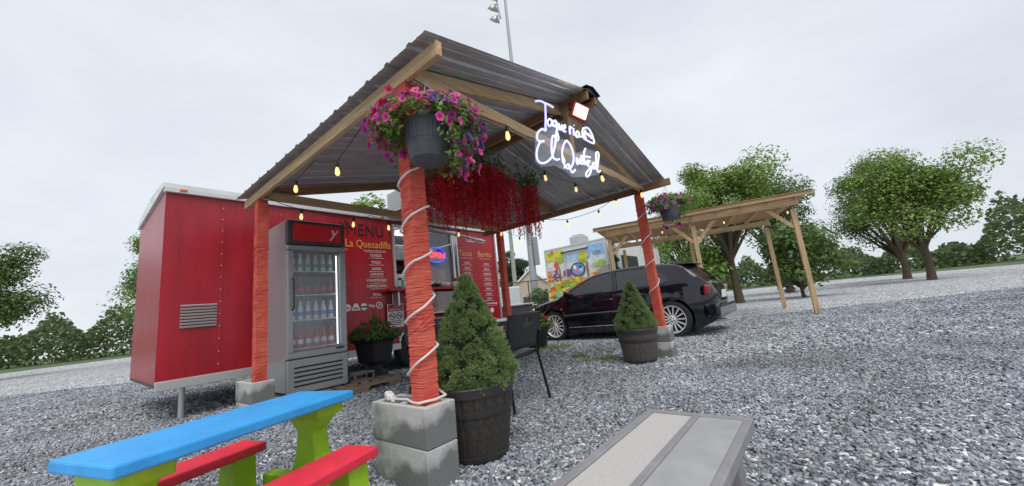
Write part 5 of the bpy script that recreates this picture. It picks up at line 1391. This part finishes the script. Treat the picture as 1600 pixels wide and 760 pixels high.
# ---------------------------------------------------------------- mural truck
mt = fempty('mural_truck', 'white box truck painted with a bright garden mural behind the car', 'truck', 10.60, 3.73, 0)
mt_w = mat('truck_white', (0.72, 0.72, 0.69), rough=0.45, var=0.05, vscale=2)
MH, MW, ML = 2.88, 2.55, 5.6
MB().box((ML / 2, MW / 2, (MH + 0.55) / 2), (ML, MW, MH - 0.55)).build('box_body', mt_w, mt, bevel=0.02)
boxo('roof_edge', tr_sil, mt, (ML / 2, MW / 2, MH + 0.01), (ML + 0.04, MW + 0.04, 0.05))
for y in (0.0, MW): boxo('corner_post', tr_sil, mt, (-0.004, y, (MH + 0.55) / 2), (0.05, 0.06, MH - 0.55))
boxo('roof_unit', mat('roof_unit', (0.52, 0.53, 0.52), rough=0.6), mt, (0.5, 1.25, MH + 0.2), (0.6, 0.50, 0.34), bevel=0.03)
boxo('roof_unit_cap', tr_sil, mt, (0.5, 1.25, MH + 0.40), (0.45, 0.36, 0.07), bevel=0.02)
boxo('underframe', trimb, mt, (ML / 2, MW / 2, 0.48), (ML - 0.3, MW - 0.5, 0.14))
for x in (1.0, 4.6):
    for y in (0.14, MW - 0.14): MB().lathe([(0.1, -0.12), (0.38, -0.12), (0.40, -0.08), (0.40, 0.08), (0.38, 0.12), (0.1, 0.12)], 28, axis='y').build('wheel', darkrub, mt, smooth=True, loc=(x, y, 0.40))
MCOL = {}
def mcol(c):
    k_ = 'mural_%.2f_%.2f_%.2f' % c
    return mat(k_, c, rough=0.5, var=0.18, vscale=5)
lay = [0]
def mz(xz, yz):
    return ((630 - xz) / 565 * MW, MH - (yz - (210 - (xz - 65) * 0.21)) / 268)
def mblob(xz, yz, rx, rz, c, wob=0.12, n_=26, seed=0):
    lay[0] += 1; g = random.Random(seed + lay[0]); u, z = mz(xz, yz); ph = g.uniform(0, 6); lobes = g.choice((5, 6, 7))
    rx, rz = rx / 222, rz / 262; x0 = -0.0035 - 0.0012 * lay[0]
    poly = []
    for k in range(n_):
        a = 2 * PI * k / n_; f = 1 + wob * math.sin(lobes * a + ph)
        poly.append((min(MW - 0.03, max(0.03, u + rx * f * math.cos(a))), min(MH - 0.06, max(0.6, z + rz * f * math.sin(a)))))
    MB().prism(poly, lambda y, q: (x0 - 0.001, y, q), lambda y, q: (x0, y, q)).build('mural_shape', mcol(c), mt)
def mrect(x0z, y0z, x1z, y1z, c):
    lay[0] += 1; x0 = -0.0035 - 0.0012 * lay[0]
    MB().prism([mz(x0z, y0z + 0), mz(x1z, y0z - 0.21 * (x1z - x0z)), mz(x1z, y1z - 0.21 * (x1z - x0z)), mz(x0z, y1z)], lambda y, q: (x0 - 0.001, y, q), lambda y, q: (x0, y, q)).build('mural_shape', mcol(c), mt)
YG, GR, OR, RD, PU, BL, LB_ = (0.62, 0.62, 0.05), (0.25, 0.55, 0.06), (0.78, 0.30, 0.04), (0.68, 0.09, 0.06), (0.20, 0.09, 0.24), (0.10, 0.32, 0.62), (0.42, 0.62, 0.80)
mrect(245, 250, 400, 330, LB_); mrect(470, 150, 615, 300, (0.30, 0.52, 0.80)); mblob(545, 290, 75, 60, (0.66, 0.74, 0.80))
mblob(320, 590, 330, 95, GR, 0.06); mblob(300, 545, 230, 36, YG, 0.15); mblob(430, 585, 150, 30, (0.40, 0.62, 0.05), 0.2); mblob(130, 600, 120, 60, YG); mblob(480, 540, 130, 70, OR); mblob(260, 560, 70, 45, GR); mblob(360, 560, 90, 40, YG)
mblob(390, 500, 100, 32, OR, 0.2); mblob(250, 520, 40, 26, OR)
mblob(160, 440, 13, 120, (0.30, 0.10, 0.05), 0.03); mblob(195, 480, 8, 120, (0.35, 0.18, 0.08), 0.03); mblob(165, 370, 22, 48, RD, 0.08)
mblob(115, 270, 55, 48, YG, 0.16); mblob(205, 240, 48, 62, YG, 0.16); mblob(205, 305, 42, 30, (0.42, 0.45, 0.04)); mblob(120, 245, 30, 18, (0.40, 0.42, 0.03)); mblob(140, 225, 14, 14, RD)
mblob(455, 390, 9, 95, (0.30, 0.14, 0.06), 0.03); mblob(430, 265, 45, 50, YG, 0.18); mblob(440, 230, 25, 16, (0.50, 0.55, 0.05)); mblob(418, 300, 32, 18, (0.36, 0.45, 0.04))
mblob(160, 475, 42, 32, PU, 0.08); mblob(270, 428, 44, 34, PU, 0.08); mblob(170, 462, 16, 10, (0.5, 0.3, 0.5))
mblob(370, 390, 68, 66, (0.04, 0.05, 0.09), 0.02); mblob(372, 390, 58, 56, BL, 0.02); mblob(355, 410, 28, 20, (0.75, 0.25, 0.35)); mblob(400, 385, 18, 26, LB_); mblob(345, 372, 14, 20, (0.8, 0.85, 0.9)); mblob(395, 365, 14, 12, (0.02, 0.03, 0.06))
mblob(62, 600, 60, 150, YG, 0.1); mblob(60, 455, 46, 52, OR, 0.2); mblob(80, 505, 40, 44, (0.72, 0.16, 0.05), 0.2); mblob(45, 545, 30, 30, YG, 0.2); mblob(95, 565, 34, 34, (0.55, 0.58, 0.6), 0.15); mblob(60, 610, 34, 40, OR, 0.2); mblob(90, 655, 40, 44, RD, 0.2); mblob(88, 655, 16, 16, (0.85, 0.55, 0.5)); mblob(72, 505, 12, 14, YG)
mblob(120, 400, 45, 20, (0.75, 0.62, 0.6)); mblob(560, 330, 60, 18, (0.36, 0.58, 0.08), 0.3); mblob(590, 300, 30, 12, (0.36, 0.58, 0.08), 0.3); mblob(560, 420, 70, 30, OR, 0.25); mblob(585, 400, 40, 24, GR, 0.2)
mblob(205, 600, 14, 22, (0.06, 0.07, 0.07)); mblob(300, 610, 90, 12, RD, 0.1); mblob(180, 650, 70, 24, (0.20, 0.42, 0.5)); mblob(120, 640, 30, 20, OR)
for k_ in range(4): mrect(520, 212 + k_ * 12, 590, 217 + k_ * 12, (0.12, 0.14, 0.18))
gq = random.Random(4)
for _ in range(46):
    xq, yq = gq.uniform(60, 560), gq.uniform(500, 690)
    mblob(xq, yq - 0.16 * (xq - 60), gq.uniform(10, 34), gq.uniform(7, 20), gq.choice((YG, GR, OR, RD, (0.75, 0.62, 0.08), (0.12, 0.34, 0.06), YG, OR)), 0.2, 16)
boxo('rain_gutter', trimb, mt, (-0.05, 1.24, MH - 0.20), (0.06, 1.15, 0.035))
boxo('drain_pipe', tr_sil, mt, (-0.06, 1.66, 1.9), (0.03, 0.03, 1.4)); boxo('meter_box', mat('meter_grey', (0.35, 0.33, 0.31), rough=0.6), mt, (-0.08, 0.08, 1.75), (0.16, 0.30, 0.42), bevel=0.01)
# serving side with dark openings
for (x, z, w, h_, c) in ((0.5, 1.75, 0.55, 1.4, (0.03, 0.06, 0.07)), (2.0, 1.9, 1.6, 0.9, (0.05, 0.055, 0.06)), (4.2, 1.8, 1.2, 0.8, (0.06, 0.07, 0.08))):
    boxo('side_opening', mat('opening_%.1f' % x, c, rough=0.3), mt, (x, -0.006, z), (w, 0.02, h_), bevel=0.004)
    boxo('opening_sill', tr_sil, mt, (x, -0.07, z - h_ / 2), (w + 0.1, 0.14, 0.03))
for k in range(9): mblobc = MB().lathe([(0.0, 0), (0.10, 0.03), (0.06, 0.12), (0.0, 0.15)], 10).build('garland_leaf', grn1 if k % 2 else mat('teal_leaf', (0.02, 0.10, 0.11)), mt, loc=(0.30 + 0.28 * (k % 2), -0.05, 1.2 + 0.19 * k), rot=(0.8, 0.4 * k, 0))

# ---------------------------------------------------------------- second pergola
pg = empty('wooden_pergola', 'new timber pergola with slatted roof behind the black car', 'pergola', (2.586, 10.128, 0), R(-23.7))
GZ = 2.75; GL, GD = 4.5, 3.1
def pmem(name, p, q, w, h_, m_): 
    c = (Vector(p) + Vector(q)) / 2
    return MB().beam(Vector(p) - c, Vector(q) - c, w, h_).build(name, m_, pg, loc=c, bevel=0.004)
for x in (0.12, 2.25, 4.38):
    for y in (0.10, GD - 0.1): boxo('post', pine_z, pg, (x, y, GZ / 2 - 0.16), (0.095, 0.095, GZ - 0.34), bevel=0.004)
for y in (0.02, GD - 0.02): pmem('front_beam', (0, y, GZ - 0.17), (GL, y, GZ - 0.17), 0.045, 0.15, pine_x)
pmem('fascia', (-0.25, -0.16, GZ - 0.035), (GL + 0.25, -0.16, GZ - 0.035), 0.04, 0.10, pine_x)
for k in range(9): pmem('rafter', (0.05 + k * (GL - 0.1) / 8, -0.13, GZ - 0.05), (0.05 + k * (GL - 0.1) / 8, GD + 0.15, GZ - 0.05), 0.04, 0.09, pine_y)
for k in range(22): boxo('roof_slat', brown_x, pg, (GL / 2, -0.16 + k * (GD + 0.3) / 21, GZ + 0.012), (GL + 0.5, 0.105, 0.02), bevel=0.002)
for (x, y, sx) in ((0.12, 0.10, 1), (2.25, 0.10, -1), (2.25, 0.10, 1), (4.38, 0.1, -1)): pmem('knee_brace', (x + sx * 0.05, y, GZ - 0.75), (x + sx * 0.52, y, GZ - 0.24), 0.04, 0.085, pine_x)
for (x, y) in ((1.5, 0.4), (3.0, 0.5), (4.4, 0.6)):
    o = link('bulb', BG, None, pg, loc=(x, y, GZ - 0.30)); link('socket', BS, None, o)
    MB().tube([(0, 0, 0.07), (0, 0, 0.205)], 0.003, n=5).build('bulb_cord', wire_m, o)

# ---------------------------------------------------------------- poles, house, fence, cabinet
lp = empty('floodlight_mast', 'tall grey steel sports-field light mast rising above the canopy roof', 'light mast', (1.16, 25, 0))
steelg = mat('galv_grey', (0.36, 0.38, 0.39), rough=0.5, metal=0.4)
MB().tube([(0, 0, 0), (0.12, 0, 8), (0.25, 0, 17), (0.36, 0, 28)], [0.26, 0.21, 0.14, 0.08], n=14).build('mast', steelg, lp, smooth=True)
boxo('control_box', mat('box_grey', (0.24, 0.27, 0.29), rough=0.5), lp, (0.42, -0.1, 4.5), (0.34, 0.4, 1.9), bevel=0.02)
MB().tube([(0.36, 0, 27.6), (-0.30, -0.1, 27.4), (-0.33, -0.1, 24.2), (-0.20, -0.1, 22.9)], 0.07, n=8).build('lamp_arm', steelg, lp, smooth=True)
lmp = mat('lamp_bowl', (0.26, 0.27, 0.25), rough=0.3, metal=0.5); lmg = mat('lamp_glass', (0.50, 0.54, 0.44), rough=0.15)
for k, (x, z) in enumerate(((-0.62, 22.75), (-0.68, 23.75), (-0.62, 24.75), (-0.66, 25.75))):
    l_ = MB().lathe([(0.05, 0.30), (0.10, 0.22), (0.26, 0.12), (0.40, -0.08), (0.42, -0.16), (0.40, -0.16), (0.36, -0.05), (0.0, 0.1)], 24).build('lamp', lmp, lp, smooth=True, loc=(x, -0.2, z), rot=(R(35), R(28), 0))
    MB().lathe([(0.395, -0.13), (0.25, -0.19), (0.0, -0.22)], 24).build('lamp_glass', lmg, l_, smooth=True)
    MB().tube([(0.05, 0, 0.28), (0.26, 0.05, 0.34)], 0.05, n=6).build('lamp_bracket', steelg, l_)
up = empty('utility_pole', 'weathered wooden utility pole between the rear post and the steel mast', 'utility pole', (-0.13, 30, 0))
MB().tube([(0.0, 0, 0), (0.05, 0, 5), (0.08, 0, 9.5)], [0.19, 0.17, 0.14], n=12).build('pole', mat('pole_wood', (0.34, 0.35, 0.27), rough=0.9, var=0.25, vscale=3, stretch=(6, 6, 0.5)), up, smooth=True)
boxo('crossarm', bark_m, up, (0.08, -0.15, 9.0), (1.8, 0.1, 0.12))
for x in (-0.7, 0.1, 0.85): MB().lathe([(0.03, 0), (0.06, 0.05), (0.04, 0.15), (0, 0.16)], 10).build('insulator', whitep, up, loc=(x, -0.15, 9.06))
ho = empty('beige_house', 'beige gabled house with grey roof far behind the lot', 'house', (1.9, 47, 0), R(-8))
HW, HD, HE, HP = 4.2, 8.0, 3.7, 5.45
MB().prism([(-HW / 2, 0), (HW / 2, 0), (HW / 2, HE), (0, HP), (-HW / 2, HE)], lambda x, z: (x, 0, z), lambda x, z: (x, HD, z)).build('walls', mat('siding_beige', (0.52, 0.42, 0.31), rough=0.8, var=0.1, vscale=2, stretch=(0.2, 0.2, 12)), ho)
for s in (-1, 1):
    MB().beam((s * (HW / 2 + 0.25), HD / 2, HE - 0.20), (s * 0.0, HD / 2, HP + 0.06), HD + 0.5, 0.1, up=(0, 0, 1)).build('roof', mat('shingle_grey', (0.13, 0.125, 0.125), rough=0.9, var=0.3, vscale=8), ho)
    MB().beam((s * (HW / 2 + 0.25), -0.28, HE - 0.24), (0, -0.28, HP + 0.0), 0.04, 0.18).build('barge_board', white_paint, ho)
for (x, z) in ((-0.8, 1.5), (0.9, 1.5)):
    w_ = boxo('window', mat('house_glass', (0.05, 0.06, 0.07), rough=0.1), ho, (x, -0.02, z), (0.8, 0.06, 1.2)); boxo('window_frame', white_paint, w_, (0, -0.035, 0.63), (0.95, 0.05, 0.1)); boxo('window_frame', white_paint, w_, (0, -0.035, -0.63), (0.95, 0.05, 0.1))
fe = empty('chain_link_fence', 'chain-link fence with dark top rail before the beige house', 'fence', (0.2, 22.0, 0), R(-4))
fm = mat('fence_dark', (0.05, 0.055, 0.055), rough=0.6)
for x in (-4.5, -1.5, 0.5, 1.9, 4.9, 7.9): MB().tube([(x, 0, 0), (x, 0, 2.32)], 0.035, n=8).build('post', fm, fe, smooth=True)
MB().tube([(-4.5, 0, 2.30), (7.9, 0, 2.30)], 0.03, n=8).build('rail', fm, fe); MB().tube([(-4.5, 0, 0.1), (7.9, 0, 0.1)], 0.02, n=6).build('rail', fm, fe)
mb = MB()
for k in range(120):
    x0 = -4.5 + k * 0.12
    for s in (-1, 1):
        p, q = Vector((x0, 0.01 * s, 0.1)), Vector((x0 + s * 2.2, 0.01 * s, 2.3))
        if -4.5 <= q.x <= 7.9 and p.x <= 7.9: mb.beam(p, q, 0.006, 0.006)
o = mb.build('mesh_wire', mat('fence_wire', (0.16, 0.17, 0.17), rough=0.5, metal=0.5), fe); o['kind'] = 'stuff'
grey_w = mat('weathered_white', (0.50, 0.52, 0.52), rough=0.6, var=0.15, vscale=2)
cb = empty('white_cargo_trailer', 'white box cargo trailer seen past the rear red post', 'trailer', (-1.0, 16.3, 0), R(12))
boxo('box_body', grey_w, cb, (0, 0, 1.10), (2.0, 1.6, 1.25), bevel=0.05)
boxo('door', mat('cabinet_grey', (0.50, 0.53, 0.55), rough=0.5), cb, (0.72, -0.81, 1.10), (0.48, 0.03, 1.15), bevel=0.01)
boxo('window', mat('house_glass', (0.05, 0.06, 0.07), rough=0.1), cb, (-0.35, -0.805, 1.35), (0.8, 0.03, 0.45), bevel=0.01)
boxo('chassis', trimb, cb, (0, 0, 0.42), (2.1, 1.2, 0.12))
for s in (-1, 1): MB().lathe([(0.08, -0.08), (0.29, -0.08), (0.30, -0.05), (0.30, 0.05), (0.29, 0.08), (0.08, 0.08)], 24, axis='y').build('wheel', darkrub, cb, smooth=True, loc=(0, s * 0.72, 0.30))
gr = empty('serving_cart', 'dark serving cart with pale grey top behind the black chair', 'cart', (-0.12, 9.55, 0), R(10))
boxo('cart_top', mat('cart_top', (0.45, 0.46, 0.46), rough=0.3, metal=0.3), gr, (0, 0, 0.905), (0.95, 0.6, 0.035), bevel=0.01)
boxo('cart_body', frd, gr, (0, 0, 0.50), (0.86, 0.52, 0.76), bevel=0.02)
for x in (-0.36, 0.36):
    for y in (-0.2, 0.2): MB().lathe([(0.0, -0.02), (0.06, -0.02), (0.06, 0.02), (0.0, 0.02)], 16, axis='y').build('castor', darkrub, gr, loc=(x, y, 0.06))
MB().tube([(0.45, -0.2, 0.85), (0.54, -0.2, 0.86), (0.54, 0.2, 0.86), (0.45, 0.2, 0.85)], 0.012, n=8).build('handle', steel, gr, smooth=True)

# ---------------------------------------------------------------- weeds in the gravel
def tuft(label, x, y, rad, n_, L_, seed):
    g = np.random.default_rng(seed); mb = MB()
    for k in range(n_):
        a, r_ = g.uniform(0, 2 * PI), rad * math.sqrt(g.random())
        vs, fs = blades(1, L_ * 0.5, L_, 0.005, seed * 100 + k, 1.3)
        cx_, cy_ = r_ * math.cos(a), r_ * math.sin(a)
        mb.add([(v[0] + cx_, v[1] + cy_ * 0.7, v[2]) for v in vs], fs)
    o = mb.build('weeds', leafmat('weed_green', (0.24, 0.32, 0.05), island=0.4), None, loc=(x, y, 0.003))
    tag(o, label, 'weeds', 'weeds in the gravel', kind='stuff')
for i, (x, y, r_, n_, l_) in enumerate(((0.72, 7.25, 0.22, 200, 0.11), (0.36, 7.3, 0.22, 150, 0.10), (0.83, 5.8, 0.13, 120, 0.10), (0.93, 5.35, 0.18, 110, 0.06), (1.18, 5.36, 0.15, 130, 0.09), (1.30, 6.2, 0.28, 130, 0.06), (0.22, 6.9, 0.14, 90, 0.09), (1.75, 6.3, 0.2, 70, 0.06), (0.55, 6.5, 0.2, 70, 0.05))):
    tuft('low green weeds growing through the gravel between chair and car', x, y, r_, n_, l_, 200 + i)
for i, (x, y, lb) in enumerate(((0.62, 3.05, 'small dry tan leaf on the gravel right of the barrel planter'), (1.55, 4.0, 'small dry tan leaf on the gravel in front of the small barrel'))):
    V, Fc = leaves_np(np.array([[0, 0, 0.012]]), np.array([[0, 0, 1.0]]), 0.016, 300 + i, 0.5)
    o = link('fallen_leaf', np_mesh('fallen_leaf', V, Fc), mat('dry_leaf', (0.42, 0.24, 0.10), rough=0.8), None, loc=(x, y, 0.012)); o.modifiers.new('t', 'SOLIDIFY').thickness = 0.001
    tag(o, lb, 'leaf')

# ---------------------------------------------------------------- far woods along the horizon
g = np.random.default_rng(77)
n_ = 70000
an = g.uniform(R(-72), R(72), n_); dist = g.uniform(75, 100, n_)
hh = 5.0 + 2.2 * np.sin(an * 21) + 1.6 * np.sin(an * 47 + 1) + 1.0 * np.sin(an * 103)
Pw = np.c_[dist * np.sin(an), dist * np.cos(an), hh * g.random(n_) ** 0.7]
V, Fc = leaves_np(Pw, g.normal(0, 1, Pw.shape) + np.array([0, -0.5, 0.5]), 0.30, 78, 0.7)
tag(link('distant_woods', np_mesh('distant_woods', V, Fc), leafmat('far_leaf', (0.10, 0.15, 0.06), island=0.4), None), 'far green treeline along the horizon behind the lot', 'woods', kind='stuff')
